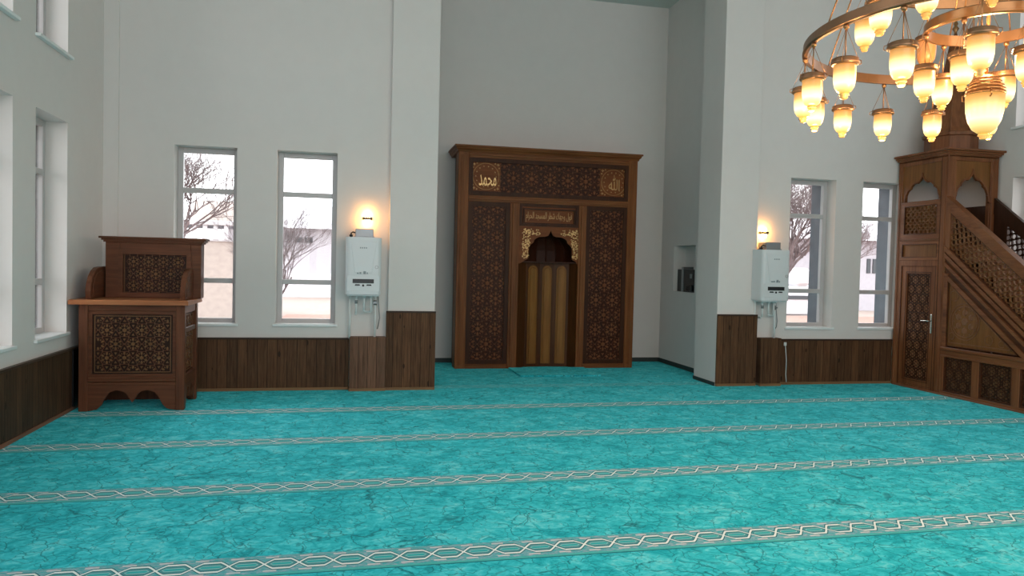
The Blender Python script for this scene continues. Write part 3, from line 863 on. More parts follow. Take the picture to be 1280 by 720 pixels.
# tower corner posts
for (x, y, w) in ((PX0, TY0, .11), (PX1-.10, TY0, .10), (PX0, TY1-.08, .08), (PX1-.10, TY1-.08, .08)):
    part('tower_post', B_v, mn, lambda mb, x=x, y=y, w=w: (mb.box((x, y, 0 if x == PX0 else 0), (x+.10, y+w, 3.20), None, .006), mb.box((x-.008, y+.03, .05), (x+.04, y+w-.03, 3.18), None, .004)))
a0, a1 = TY0+.11, TY1-.08
# door below
part('door_frame', B_v, mn, lambda mb: (frame_rect(mb, TS, a0, a1, .0, 1.76, .045, -.05, -.003), mb.box((PX0+.0, a0, 1.715), (PX0+.06, a1, 1.80), None, .005)))
dr = part('door', B_v, mn, lambda mb: (mb.box((PX0+.012, a0+.045, .045), (PX0+.05, a1-.045, .115), None, .004), mb.box((PX0+.012, a0+.045, 1.63), (PX0+.05, a1-.045, 1.715), None, .004), mb.box((PX0+.012, a0+.045, .1), (PX0+.05, a0+.135, 1.64), None, .004), mb.box((PX0+.012, a1-.135, .1), (PX0+.05, a1-.045, 1.64), None, .004), frame_rect(mb, TX(PX0+.02), a0+.13, a1-.13, .11, 1.635, .02, -.02, .008)))
carved('door_panel', TX(PX0+.034), [(a0+.13, .115), (a1-.13, .115), (a1-.13, 1.63), (a0+.13, 1.63)], .15, dr, B_dark, B_boss, B_dark, border=False)
part('panel_moulding', B_edge, dr, lambda mb: (frame_rect(mb, TX(PX0+.02), a0+.128, a1-.128, .108, 1.637, .010, -.01, .011), frame_rect(mb, TX(PX0+.028), a0+.150, a1-.150, .13, 1.615, .012, -.02, .008)))
part('handle', M_chrome, dr, lambda mb: (mb.box((PX0-.002, a0+.075, .80), (PX0+.012, a0+.105, 1.06), None, .004), mb.tube([(PX0-.002, a0+.09, .97), (PX0-.045, a0+.09, .97), (PX0-.05, a0+.11, .97), (PX0-.045, a0+.22, .965)], .009, 8), mb.tube([(PX0-.008, a0+.09, .87), (PX0+.002, a0+.09, .87)], .012, 8)), 'chrome lever handle')
part('rebate', B_edge, mn, lambda mb: (frame_rect(mb, TS, a0+.040, a1-.040, -.005, 1.725, .008, -.02, -.001), frame_rect(mb, TS, a0+.036, a1-.036, 1.836, 2.024, .010, -.02, .002), frame_rect(mb, TS, a0+.058, a1-.058, 2.158, 2.562, .010, -.02, .002)))
part('post_groove', B_edge, mn, lambda mb: (mb.box((PX0-.0015, TY0+.108, .0), (PX0+.01, TY0+.116, 3.18)),))
# transom panel, lattice, arch on the side
part('transom_frame', B_y, mn, lambda mb: (frame_rect(mb, TS, a0, a1, 1.80, 2.06, .04, -.05, .0), mb.box((PX0, a0, 2.06), (PX0+.05, a1, 2.10), None, .004), mb.box((PX0-.012, a0, 2.075), (PX0+.03, a1, 2.095), None, .004)))
part('transom_panel', B_panel, mn, lambda mb: mb.box((PX0+.02, a0+.03, 1.83), (PX0+.04, a1-.03, 2.03)))
part('lattice_frame', B_y, mn, lambda mb: (frame_rect(mb, TS, a0, a1, 2.10, 2.62, .065, -.05, .0), mb.box((PX0-.012, a0, 2.59), (PX0+.05, a1, 2.62), None, .004)))
def lattice(mb, T, poly, p, th, ring, m=None, d0=-.012, d1=.012, rot=0., org=(0, 0)):
    """pierced work: touching rings on a square net with a star-shaped hole between them"""
    xs = [q[0] for q in poly]; ys = [q[1] for q in poly]; cr, sr = math.cos(rot), math.sin(rot)
    R = max(max(xs)-min(xs), max(ys)-min(ys)); N = int(R/p)+3; cx, cy = (min(xs)+max(xs))/2+org[0], (min(ys)+max(ys))/2+org[1]
    for i in range(-N, N+1):
        for j in range(-N, N+1):
            lx, ly = i*p, j*p; x, y = cx+lx*cr-ly*sr, cy+lx*sr+ly*cr
            if x < min(xs)-p or x > max(xs)+p or y < min(ys)-p or y > max(ys)+p: continue
            v = ngon(x, y, ring, 8, rot+PI/8)
            for k in range(8):
                sg = clipseg(poly, v[k], v[(k+1) % 8])
                if sg: mb.bar(T, sg[0], sg[1], th, d0, d1, m)
            for (dx, dy) in ((p, 0), (0, p)):
                q = (x+(dx*cr-dy*sr), y+(dx*sr+dy*cr)); l = math.hypot(q[0]-x, q[1]-y)
                s0 = (x+(q[0]-x)*ring*.9/l, y+(q[1]-y)*ring*.9/l); s1 = (q[0]-(q[0]-x)*ring*.9/l, q[1]-(q[1]-y)*ring*.9/l)
                sg = clipseg(poly, s0, s1)
                if sg: mb.bar(T, sg[0], sg[1], th*1.7, d0, d1, m)
part('lattice_panel', B_lat, mn, lambda mb: lattice(mb, TX(PX0+.03), [(a0+.06, 2.16), (a1-.06, 2.16), (a1-.06, 2.56), (a0+.06, 2.56)], .082, .012, .036))
oga = ogee((a0+a1)/2, (a1-a0)/2-.035, 2.63, 3.01)
part('side_arch_board', B_panel, mn, lambda mb: arch_cut_board(mb, TX(PX0+.015), a0, a1, 2.62, 3.20, oga, -.022, 0))
part('side_arch_moulding', B_v, mn, lambda mb: [mb.bar(TX(PX0+.015), oga[k], oga[k+1], .02, -.03, .008) for k in range(len(oga)-1)] and None or mb.box((PX0+.0, a0, 3.13), (PX0+.04, a1, 3.20), None, .004))
# front face: arch above the top step
b0, b1 = PX0+.10, PX1-.10
ogb = ogee((b0+b1)/2, (b1-b0)/2-.03, 2.60, 3.03)
TFr = TY(TY0+.015)
part('front_arch_board', B_panel, mn, lambda mb: arch_cut_board(mb, TFr, b0, b1, 2.58, 3.20, ogb, -.022, 0))
part('front_arch_moulding', B_v, mn, lambda mb: ([mb.bar(TFr, ogb[k], ogb[k+1], .022, -.03, .008) for k in range(len(ogb)-1)], mb.box((b0, TY0, 3.13), (b1, TY0+.04, 3.20), None, .004), mb.box((b0, TY0, 2.58), (b0+.03, TY0+.04, 3.14), None, .003), mb.box((b1-.03, TY0, 2.58), (b1, TY0+.04, 3.14), None, .003)))
part('back_panel', B_panel, mn, lambda mb: mb.box((PX0+.10, TY1-.04, 0), (PX1-.10, TY1-.01, 2.60)))
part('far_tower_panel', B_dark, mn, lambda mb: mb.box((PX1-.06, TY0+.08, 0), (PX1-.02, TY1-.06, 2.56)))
part('platform', B_h, mn, lambda mb: mb.box((PX0+.06, TY0+.02, 1.95), (PX1-.03, TY1-.05, 2.02)))
# cornice and spire
def crown(mb, x0, x1, y0, y1, steps):
    for (d, z0, z1) in steps: mb.box((x0-d, y0-d, z0), (x1+d, y1+min(d, .03), z1), None, .004)
part('tower_cornice', B_h, mn, lambda mb: crown(mb, PX0, PX1, TY0, TY1, ((.0, 3.18, 3.215), (.018, 3.21, 3.235), (.035, 3.232, 3.262), (.07, 3.258, 3.285))))
SCX, SCY = 8.21, 9.03
def f(mb):
    mb.lathe([(0, 3.28), (.37, 3.28), (.37, 3.30), (.33, 3.32), (.33, 3.50), (.36, 3.51), (.36, 3.55), (.335, 3.56), (0, 3.56)], (SCX, SCY, 0), 8, None, False)
part('spire_drum', B_v, mn, f)
def f(mb):
    mb.lathe([(0, 3.56), (.325, 3.56), (.30, 3.62), (.14, 4.30), (.05, 4.85), (.02, 4.95), (0, 4.95)], (SCX, SCY, 0), 8, None, False)
    for k in range(8):
        a = 2*PI*k/8
        mb.tube([(SCX+r*math.cos(a), SCY+r*math.sin(a), z) for r, z in ((.325, 3.565), (.30, 3.62), (.14, 4.30), (.05, 4.85))], .011, 5)
part('spire', B_v, mn, f)
part('spire_finial', M_brass, mn, lambda mb: mb.lathe([(0, 4.94), (.018, 4.94), (.018, 4.98), (.045, 5.02), (.018, 5.06), (.03, 5.09), (.012, 5.13), (.006, 5.24), (0, 5.25)], (SCX, SCY, 0), 12))
# stair flank: geometry in (Y, z)
SL = .752
YE = 5.95                                  # foot of the stair
def zl(z_at, y): return z_at-SL*(TY0-y)    # line with value z_at at tower front
F1 = TY0
def band(mb, T, zt, zb, y0, y1, d0, d1, floor_z=.64, m=None):
    """parallelogram between slope lines zt and zb, cut off at floor_z"""
    pts = [(y1, zl(zt, y1)), (y1, max(zl(zb, y1), floor_z))]
    yc = TY0-(zb-floor_z)/SL
    if yc > y0: pts.append((yc, floor_z))
    yt = TY0-(zt-floor_z)/SL
    if yt > y0: pts.append((yt, floor_z))
    else: pts += ([(y0, floor_z)] if yc > y0 else [(y0, zl(zb, y0))])+[(y0, zl(zt, y0))]
    mb.prism(T, pts, d0, d1, m)
# base rails, stiles, panels
part('base_rail', B_y, mn, lambda mb: (mb.box((PX0, YE, 0), (PX0+.05, TY0, .055), None, .003), mb.box((PX0-.006, YE, .535), (PX0+.05, TY0, .60), None, .004), mb.box((PX0-.022, YE, .60), (PX0+.05, TY0, .645), None, .006), mb.box((PX0-.01, YE, .515), (PX0+.03, TY0, .535), None, .003)))
part('shoe_moulding', M_trimY, mn, lambda mb: mb.box((PX0-.02, YE, 0), (PX0, TY1-.05, .022), None, .003))
edges = [8.575]
sty = [(8.53, 8.58)]+[(7.955-.59*k, 8.065-.59*k) for k in range(3)]+[(YE, YE+.08)]
for (a, b) in sty:
    part('base_stile', B_v, mn, lambda mb, a=a, b=b: mb.box((PX0, a, .05), (PX0+.05, b, .54), None, .004))
for k in range(len(sty)-1):
    lo, hi = sty[k+1][1], sty[k][0]
    if hi-lo < .1: continue
    carved('base_panel', TX(PX0+.032), [(lo, .055), (hi, .055), (hi, .535), (lo, .535)], .15, mn, B_dark, K_boss2 if 'K_boss2' in globals() else K_v, B_dark, border=False)
    part('base_panel_moulding', B_edge, mn, lambda mb, lo=lo, hi=hi: frame_rect(mb, TS, lo, hi, .055, .535, .022, -.03, -.008))
# triangle panel
tz = 1.62
yl = TY0-(tz-.66)/SL
tri = [(yl, .66), (TY0-.055, .66), (TY0-.055, zl(tz, TY0-.055))]
def f(mb):
    TT = TX(PX0+.03); mb.prism(TT, tri, -.012, 0, B_panel)
    inner = [(yl+.22, .71), (TY0-.10, .71), (TY0-.10, zl(tz, TY0)-.16)]
    for k in range(3): mb.bar(TT, inner[k], inner[(k+1) % 3], .012, 0, .007, B_boss)
    c = (8.235, 1.0)
    for R in (.235, .20):
        for k in range(36):
            a, b = 2*PI*k/36, 2*PI*(k+1)/36
            sg = clipseg(inner, (c[0]+R*math.cos(a), c[1]+R*math.sin(a)), (c[0]+R*math.cos(b), c[1]+R*math.sin(b)))
            if sg: mb.bar(TT, sg[0], sg[1], .011, 0, .008, B_boss)
    mb.boss(TT, ngon(c[0], c[1], .055, 6), 0, .01, B_boss)
    for k in range(6):
        a = k*PI/3+PI/6; mb.boss(TT, ngon(c[0]+.115*math.cos(a), c[1]+.115*math.sin(a), .045, 6, a), 0, .009, B_boss)
    for k in range(12):
        a = k*PI/6; mb.boss(TT, ngon(c[0]+.175*math.cos(a), c[1]+.175*math.sin(a), .018, 4, a), 0, .007, B_boss)
    for q in ((8.42, 1.33, .07), (7.85, .80, .06), (7.66, .77, .04), (8.44, .80, .045)):
        for k in range(14):
            a, b = 2*PI*k/14, 2*PI*(k+1)/14
            sg = clipseg(inner, (q[0]+q[2]*math.cos(a), q[1]+q[2]*math.sin(a)), (q[0]+q[2]*math.cos(b), q[1]+q[2]*math.sin(b)))
            if sg: mb.bar(TT, sg[0], sg[1], .009, 0, .007, B_boss)
part('triangle_panel', None, mn, f)
def f(mb):
    band(mb, TS, tz+.02, tz-.05, YE, TY0, -.04, .002, .645); mb.box((PX0, TY0-.06, .64), (PX0+.045, TY0, zl(tz, TY0)), None, .004)
part('triangle_moulding', B_y, mn, f)
def f(mb):
    TT = TX(PX0+.02); q = [(yl+.12, .665), (TY0-.062, .665), (TY0-.062, zl(tz, TY0)-.10)]
    for k in range(3): mb.bar(TT, q[k], q[(k+1) % 3], .012, -.02, .008)
part('triangle_rebate', B_edge, mn, f)
part('string_groove', B_edge, mn, lambda mb: band(mb, TS, tz+.12, tz+.02, YE, TY0, -.045, -.012, .645))
part('string_board', B_y, mn, lambda mb: (band(mb, TS, tz+.16, tz+.11, YE, TY0, -.045, .012, .645), band(mb, TS, 1.89, 1.83, YE, TY0, -.04, .004, .645)))
part('string_field', B_edge, mn, lambda mb: band(mb, TS, 1.95, tz+.15, YE, TY0, -.045, -.014, .645))
part('lower_handrail_moulding', B_y, mn, lambda mb: (band(mb, TS, 2.00, 1.93, YE, TY0, -.05, .022, .645),))
part('handrail', B_y, mn, lambda mb: (band(mb, TS, 2.655, 2.56, YE, TY0, -.07, .028, .645), band(mb, TS, 2.56, 2.48, YE, TY0, -.05, .008, .645)))
part('rail_post', B_v, mn, lambda mb: mb.box((PX0-.012, TY0-.075, 1.93), (PX0+.055, TY0, 2.58), None, .005))
part('newel_post', B_v, mn, lambda mb: (mb.box((PX0-.02, YE-.10, 0), (PX0+.09, YE, 1.05), None, .006), mb.box((PX0-.03, YE-.11, 1.05), (PX0+.10, YE+.01, 1.08), None, .006)))
lpoly = [(TY0-.07, zl(2.48, TY0-.07)), (TY0-.07, zl(2.0, TY0-.07)), (YE, zl(2.0, YE)), (YE, zl(2.48, YE))]
part('lattice_rebate', B_edge, mn, lambda mb: (band(mb, TS, 2.485, 2.465, YE, TY0, -.05, .002, .645), band(mb, TS, 2.015, 1.995, YE, TY0, -.05, .004, .645)))
part('rail_lattice', B_lat if 'B_lat' in globals() else B_boss, mn, lambda mb: lattice(mb, TX(PX0+.025), lpoly, .098, .013, .042, None, -.014, .012, math.atan(SL)))
# far rail
TF2 = TX(PX1-.01)
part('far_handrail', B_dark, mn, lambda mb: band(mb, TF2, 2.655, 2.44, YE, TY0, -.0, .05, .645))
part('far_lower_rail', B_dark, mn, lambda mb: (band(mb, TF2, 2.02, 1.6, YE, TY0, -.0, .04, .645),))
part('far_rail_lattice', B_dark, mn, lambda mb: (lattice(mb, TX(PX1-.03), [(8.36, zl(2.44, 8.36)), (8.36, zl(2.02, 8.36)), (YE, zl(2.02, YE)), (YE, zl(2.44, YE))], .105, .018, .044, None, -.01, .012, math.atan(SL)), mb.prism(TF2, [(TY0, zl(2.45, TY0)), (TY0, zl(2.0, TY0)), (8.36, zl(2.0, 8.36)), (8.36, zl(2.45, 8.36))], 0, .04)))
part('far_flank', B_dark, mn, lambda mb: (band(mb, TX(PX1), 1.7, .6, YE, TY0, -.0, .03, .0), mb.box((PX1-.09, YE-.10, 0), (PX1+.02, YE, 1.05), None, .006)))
NS = 10
for k in range(NS):
    yb = TY0-(k)*.262; zt_ = 1.98-k*.197
    if zt_ < .1: break
    part('step', B_h, mn, lambda mb, yb=yb, zt_=zt_: (mb.box((PX0+.05, yb-.27, zt_-.03), (PX1-.04, yb+.01, zt_), None, .004), mb.box((PX0+.05, yb-.262, max(0, zt_-.20)), (PX1-.04, yb-.24, zt_-.03))))

# ---------------------------------------------------------------- boilers
def boiler(dx, front_label):
    x0, x1, y0, y1, z0, z1 = dx-.21, dx+.21, 9.20, YQ-.012, 1.20, 1.885
    e = empty('wall_boiler', (dx, y1, z0), front_label, 'boiler', 'white boilers on the wall beside the windows')
    mb = MB(); n = 6; r = .05
    outline = [(x0, y1), (x0, y0+r)]+[(x0+r-r*math.cos(PI/2*k/n), y0+r-r*math.sin(PI/2*k/n)) for k in range(1, n)]+[(x0+r, y0), (x1-r, y0)]+[(x1-r+r*math.sin(PI/2*k/n), y0+r-r*math.cos(PI/2*k/n)) for k in range(1, n)]+[(x1, y0+r), (x1, y1)]
    mb.prism(lambda s, t, d: (s, t, z0+d), outline, 0, z1-z0, None, .006); mb.build('casing', M_boiler, e)
    TT = TY(y0)
    def f(mb):
        mb.prism(TT, [(dx-.155, z1-.05), (dx-.10, z0+.26), (dx+.10, z0+.26), (dx+.155, z1-.05)], 0, .006, None, .003)
        mb.prism(TT, [(dx-.19, z0+.04), (dx+.19, z0+.04), (dx+.19, z0+.225), (dx-.19, z0+.225)], 0, .004, None, .002)
    part('front_cover', M_boiler, e, f)
    part('display', M_black, e, lambda mb: mb.prism(TT, [(dx-.125, z0+.135), (dx+.125, z0+.135), (dx+.125, z0+.185), (dx-.125, z0+.185)], .003, .009, None, .002), 'black display strip')
    part('button', M_black, e, lambda mb: [mb.prism(TT, [(dx+a, z0+.105), (dx+b, z0+.105), (dx+b-.008, z0+.122), (dx+a+.008, z0+.122)], .003, .008) for a, b in ((-.10, -.035), (.035, .10))] and mb.prism(TT, ngon(dx, z0+.108, .014, 10), .003, .010))
    part('printed_name', M_text, e, lambda mb: [mb.prism(TT, [(dx+a, z1-.135), (dx+a+.014, z1-.135), (dx+a+.014, z1-.118), (dx+a, z1-.118)], .006, .0075) for a in (-.045, -.022, .001, .024)] and None)
    for a, w, h in ((-.075, .02, 0), (-.045, .02, .006), (.0, .03, .018), (.04, .012, .004)):
        part('printed_mark', M_text, e, lambda mb: mb.prism(TT, [(dx+a, z0+.245), (dx+a+w, z0+.245), (dx+a+w, z0+.262+h), (dx+a, z0+.262+h)], .0, .0085))
    part('badge', M_grey, e, lambda mb: [mb.prism(TT, [(dx+.155+.02*math.cos(t), z0+.33+.02*math.sin(t)), (dx+.155+.02*math.cos(t+.5), z0+.33+.02*math.sin(t+.5)), (dx+.155+.016*math.cos(t+.5), z0+.33+.016*math.sin(t+.5)), (dx+.155+.016*math.cos(t), z0+.33+.016*math.sin(t))], 0, .006) for t in [q*.5236 for q in range(12)]] and None)
    part('flue_box', M_grey, e, lambda mb: (mb.box((dx-.10, 9.30, z1), (dx+.115, YQ-.03, z1+.105), None, .006), mb.box((dx-.11, 9.29, z1), (dx+.125, YQ-.02, z1+.015), None, .003)))
    part('valve', M_black, e, lambda mb: (mb.tube([(dx-.15, 9.35, z1), (dx-.15, 9.35, z1+.05), (dx-.13, 9.34, z1+.065), (dx-.10, 9.34, z1+.055)], .009, 6), mb.tube([(dx-.17, 9.35, z1+.02), (dx-.13, 9.35, z1+.02)], .014, 6)))
    part('bottom_tray', M_boiler2, e, lambda mb: mb.box((x0+.02, y0+.03, z0-.022), (x1-.02, y1, z0), None, .004))
    pr = [(-.15, .0), (-.075, .22), (.02, .18), (.10, .20), (.155, .0)]
    for i, (px, stop) in enumerate(pr):
        zz = ZW-.0 if stop == 0 else z0-.02-stop
        yy = 9.46 if stop == 0 else 9.40
        part('pipe', M_pipe, e, lambda mb, px=px, zz=zz, yy=yy: (mb.tube([(dx+px, yy, z0-.01), (dx+px, yy, zz)], .013, 8), mb.tube([(dx+px, yy, z0-.045), (dx+px, yy, z0-.02)], .02, 6)) and None)
    part('pipe_elbow', M_pipe, e, lambda mb: mb.tube([(dx+.02, 9.40, z0-.20), (dx+.025, 9.41, z0-.215), (dx+.10, 9.43, z0-.22), (dx+.105, 9.40, z0-.20)], .013, 8))
    part('pipe_elbow', M_pipe, e, lambda mb: (mb.tube([(dx-.075, 9.40, z0-.24), (dx-.075, 9.44, z0-.25), (dx-.075, YQ, z0-.25)], .013, 8)))
    part('pipe_valve', M_grey, e, lambda mb: (mb.tube([(dx+.155, 9.46, z0-.14), (dx+.155, 9.46, z0-.08)], .02, 8), mb.box((dx+.13, 9.43, z0-.12), (dx+.18, 9.445, z0-.10)), None))
    part('pipe_valve', M_grey, e, lambda mb: mb.tube([(dx-.075, 9.40, z0-.12), (dx-.075, 9.40, z0-.08)], .019, 8))
    part('braided_hose', M_grey, e, lambda mb: mb.tube([(dx+.19, 9.50, z0-.01), (dx+.20, 9.50, z0-.15), (dx+.215, 9.49, z0-.30), (dx+.20, 9.48, z0-.38), (dx+.19, YQ-.02, z0-.44)], .007, 6))
boiler(.197, 'white wall boiler left of the prayer recess, between window and left pillar')
boiler(5.685, 'white wall boiler right of the prayer recess, next to the right pillar')

# ---------------------------------------------------------------- wall lights
def wall_lamp_mat(col, st, name):
    t = NT(name)
    t.b.inputs['Emission Color'].default_value = lin(col); t.b.inputs['Emission Strength'].default_value = st
    t.b.inputs['Base Color'].default_value = lin('#fff0d0')
    return t.m
M_lampglow = wall_lamp_mat('#ffb25e', 75, 'glowing_glass')
def sconce(x, z, label):
    e = empty('wall_light', (x, YQ, z), label, 'wall light', 'small wall lights above the boilers')
    part('back_plate', M_chrome, e, lambda mb: mb.box((x-.03, YQ-.012, z-.03), (x+.03, YQ, z+.03), None, .004))
    part('band', M_black, e, lambda mb: mb.box((x-.062, YQ-.085, z-.016), (x+.062, YQ-.012, z+.016), None, .006))
    part('lamp_glass', M_lampglow, e, lambda mb: (mb.lathe([(0, .016), (.034, .016), (.036, .05), (.03, .066), (0, .068)], (x, YQ-.05, z), 14), mb.lathe([(0, -.016), (.034, -.016), (.036, -.05), (.03, -.066), (0, -.068)], (x, YQ-.05, z), 14)))
sconce(.24, 2.125, 'small glowing wall light above the left boiler')
sconce(5.655, 2.125, 'small glowing wall light above the right boiler')

# cord on the right wainscot
e = empty('power_cord', (6.05, YQ-.04, .0), 'pale cord hanging down the dark wainscot from a hook, right of the right pipe box', 'cord')
part('cord', M_pipe, e, lambda mb: mb.tube([(6.05, YQ-.045, .565), (6.055, YQ-.05, .50), (6.075, YQ-.045, .35), (6.07, YQ-.05, .15), (6.075, YQ-.06, .04)], .006, 6))
part('socket', M_pipe, e, lambda mb: mb.box((6.03, YQ-.05, .55), (6.07, YQ-.03, .60), None, .006))

# ---------------------------------------------------------------- chandelier
CX, CY, CZ, CR = 3.1696, 3.2736, 2.78, .8664
ch = empty('chandelier', (CX, CY, 2.3), 'large ringed brass chandelier with glowing glass shades at upper right', 'chandelier')
def ring(name, z, R, h, th, m):
    mb = MB()
    mb.lathe([(R-th, z), (R+th*.4, z), (R+th, z+.006), (R+th, z+h-.006), (R+th*.4, z+h), (R-th, z+h)], (CX, CY, 0), 144, None, False, True)
    mb.lathe([(R+th, z+.004), (R+th+.004, z+.006), (R+th+.004, z+.012), (R+th, z+.014)], (CX, CY, 0), 144, None, False, True)
    return mb.build(name, m, ch)
ring('outer_ring', CZ, CR, .055, .012, M_bronze)
ring('middle_ring', 3.15, .57, .05, .011, M_brass)
ring('inner_ring', 2.85, .28, .055, .010, M_brass)
# suspension
def f(mb):
    for k in range(6):
        a = math.radians(175+60*k)
        mb.tube([(CX+CR*math.cos(a), CY+CR*math.sin(a), CZ+.05), (CX+.57*math.cos(a)*.98, CY+.57*math.sin(a)*.98, 3.70), (CX, CY, 5.2)], .004, 5)
        b = a+math.radians(30)
        mb.tube([(CX+.57*math.cos(b), CY+.57*math.sin(b), 3.19), (CX, CY, 5.15)], .004, 5)
        mb.tube([(CX+.28*math.cos(b), CY+.28*math.sin(b), 2.90), (CX, CY, 4.0)], .0035, 5)
part('suspension_cables', M_brass, ch, f)
part('ceiling_rod', M_brass, ch, lambda mb: (mb.tube([(CX, CY, 2.62), (CX, CY, 7.0)], .009, 8), mb.lathe([(0, 5.12), (.03, 5.13), (.05, 5.18), (.03, 5.23), (0, 5.24)], (CX, CY, 0), 14), mb.lathe([(0, 6.90), (.03, 6.90), (.09, 6.97), (.09, 7.0), (0, 7.0)], (CX, CY, 0), 16)))
# lamp: local geometry, origin at the point where it hangs (z=0 at ring underside), shade bottom tip at -drop
DROP = .354
M_shade = shade_mat('lit_frosted_glass', -.325, -.185, 1.9)
M_shade_off = plain('amber_glass_unlit', '#c88a52', .3)
def lamp_parts():
    shade = MB(); shade.lathe([(.0, -.325), (.018, -.324), (.034, -.315), (.045, -.295), (.0505, -.265), (.0515, -.235), (.0505, -.20), (.052, -.187), (.046, -.187), (.044, -.20), (.045, -.25), (.03, -.30), (0, -.315)], (0, 0, 0), 22)
    rim = MB(); rim.lathe([(.044, -.192), (.058, -.192), (.065, -.186), (.064, -.176), (.060, -.170), (.062, -.164), (.052, -.158), (.044, -.158)], (0, 0, 0), 24, None, True, True)
    fin = MB(); fin.lathe([(0, -.323), (.022, -.326), (.024, -.333), (.015, -.338), (.019, -.344), (.013, -.352), (0, -.354)], (0, 0, 0), 12)
    sus = MB(); sus.tube([(0, 0, .0), (0, 0, -.165)], .0032, 6); sus.lathe([(0, .0), (.012, .0), (.014, -.012), (.006, -.024), (0, -.024)], (0, 0, 0), 10)
    sus.tube([(-.046, 0, -.175), (0, 0, -.166), (.046, 0, -.175)], .003, 5)
    for k in range(3):
        a = 2*PI*k/3+.4
        sus.tube([(0, 0, -.014), (.062*math.cos(a), .062*math.sin(a), -.165)], .0014, 4)
        # small curl where the chain meets the rim
        sus.tube([(.062*math.cos(a), .062*math.sin(a), -.165), (.074*math.cos(a), .074*math.sin(a), -.168), (.076*math.cos(a), .076*math.sin(a), -.182), (.066*math.cos(a), .066*math.sin(a), -.188)], .0022, 5)
    return shade, rim, fin, sus
S0, R0, F0, U0 = lamp_parts()
def mk(mb, name, mat, parent): return mb.build(name, mat, parent)
def first_lamp(loc):
    s = S0.build('glass_shade', M_shade, None, (0, 0, 0)); s.parent = ch; s.location = Vector(loc)-ch.location
    out = [s]
    for mb, nm, m in ((R0, 'shade_collar', M_bronze), (F0, 'finial', M_crystal), (U0, 'hanging_rod', M_brass)):
        o = mb.build(nm, m, None, (0, 0, 0)); o.parent = s; out.append(o)
    return s
proto = None
def add_lamp(loc, rot, off=False):
    global proto
    if proto is None: s = first_lamp(loc); proto = s
    else:
        s = proto.copy(); COL.objects.link(s); s.location = Vector(loc)-ch.location
        for c in PROTO_CH:
            d = c.copy(); COL.objects.link(d); d.parent = s
    s.rotation_euler.z = rot
    if off:
        me = s.data.copy(); me.materials[0] = M_shade_off; s.data = me; s['label'] = 'unlit amber glass shade'
    return s
s = add_lamp((CX+CR*math.cos(math.radians(144.4)), CY+CR*math.sin(math.radians(144.4)), CZ), .3)
PROTO_CH = [o for o in bpy.data.objects if o.parent == s]
for k in range(1, 18):
    a = math.radians(144.4+20*k); add_lamp((CX+CR*math.cos(a), CY+CR*math.sin(a), CZ), k*.7)
for k in range(12):
    deg = 143+29*k if k < 4 else 143+29*3+(360-29*6.0)/9.0*(k-3) if False else 113+30*k
    deg = {2: 171, 3: 200, 4: 227}.get(k, deg)
    if k == 11: deg = 78
    a = math.radians(deg); add_lamp((CX+.57*math.cos(a), CY+.57*math.sin(a), 3.15), k*.9, off=(k == 11))
for k in range(6):
    a = math.radians((148, 92, 28, 205, 262, 325)[k]); add_lamp((CX+.28*math.cos(a), CY+.28*math.sin(a), 2.85), k*1.1)
# centre bowl
M_bowl = shade_mat('lit_centre_bowl', 2.325, 2.62, 4.5)
BZ = -2.3
bw = part('centre_bowl', None, ch, lambda mb: mb.lathe([(0, 2.325), (.03, 2.33), (.055, 2.35), (.075, 2.39), (.086, 2.44), (.089, 2.50), (.089, 2.525), (.08, 2.525), (.08, 2.45), (.05, 2.36), (0, 2.335)], (CX, CY, 0), 28))
bw.data.materials.append(shade_mat('lit_bowl_glass', 2.325+BZ, 2.56+BZ, 1.6))
part('bowl_dome', M_brass, bw, lambda mb: [mb.lathe([(r, z), (r+.006, z+.004), (r+.006, z+.014), (r-.004, z+.018)], (CX, CY, 0), 28) for r, z in ((.086, 2.52), (.083, 2.538), (.077, 2.556), (.067, 2.574), (.052, 2.592))] and mb.lathe([(.05, 2.61), (.03, 2.622), (0, 2.626)], (CX, CY, 0), 20))
part('finial', M_crystal, bw, lambda mb: mb.lathe([(0, 2.326), (.026, 2.324), (.028, 2.315), (.016, 2.309), (.02, 2.303), (.012, 2.297), (0, 2.295)], (CX, CY, 0), 12))
part('bowl_curl', M_brass, bw, lambda mb: [mb.tube([(CX+.088*math.cos(a), CY+.088*math.sin(a), 2.50), (CX+.105*math.cos(a), CY+.105*math.sin(a), 2.505), (CX+.107*math.cos(a), CY+.107*math.sin(a), 2.53), (CX+.09*math.cos(a), CY+.09*math.sin(a), 2.535)], .004, 6) for a in (0, 2.09, 4.19)] and None)

# ---------------------------------------------------------------- outdoors
M_gnd = plain('pale_ground', '#a3938a', .95, var=.12)
M_pave = plain('pinkish_paving', '#a87f72', .9, var=.15)
M_bld = plain('grey_render', '#b4b0b6', .9, var=.05)
M_bld2 = plain('beige_sheet', '#bdb0a8', .8, var=.08)
M_roofm = plain('pale_roof', '#d2d0d4', .8, var=.05)
M_dkwin = plain('dark_glazing', '#3b3f44', .3)
M_bark = plain('bark', '#7d6d6d', .95, var=.2)
mb = MB(); mb.box((-45, 10.2, -.5), (60, 75, -.22)); o = mb.build('ground_outside', M_gnd); struct(o, 'pale bare ground outside the windows')
mb = MB(); mb.box((-45, -30, -.5), (-3.4, 10.19, -.22)); mb.build('ground_outside_side', M_gnd)['kind'] = 'structure'
mb = MB(); mb.box((9.3, -30, -.5), (60, 10.19, -.22)); mb.build('ground_outside_side', M_gnd)['kind'] = 'structure'
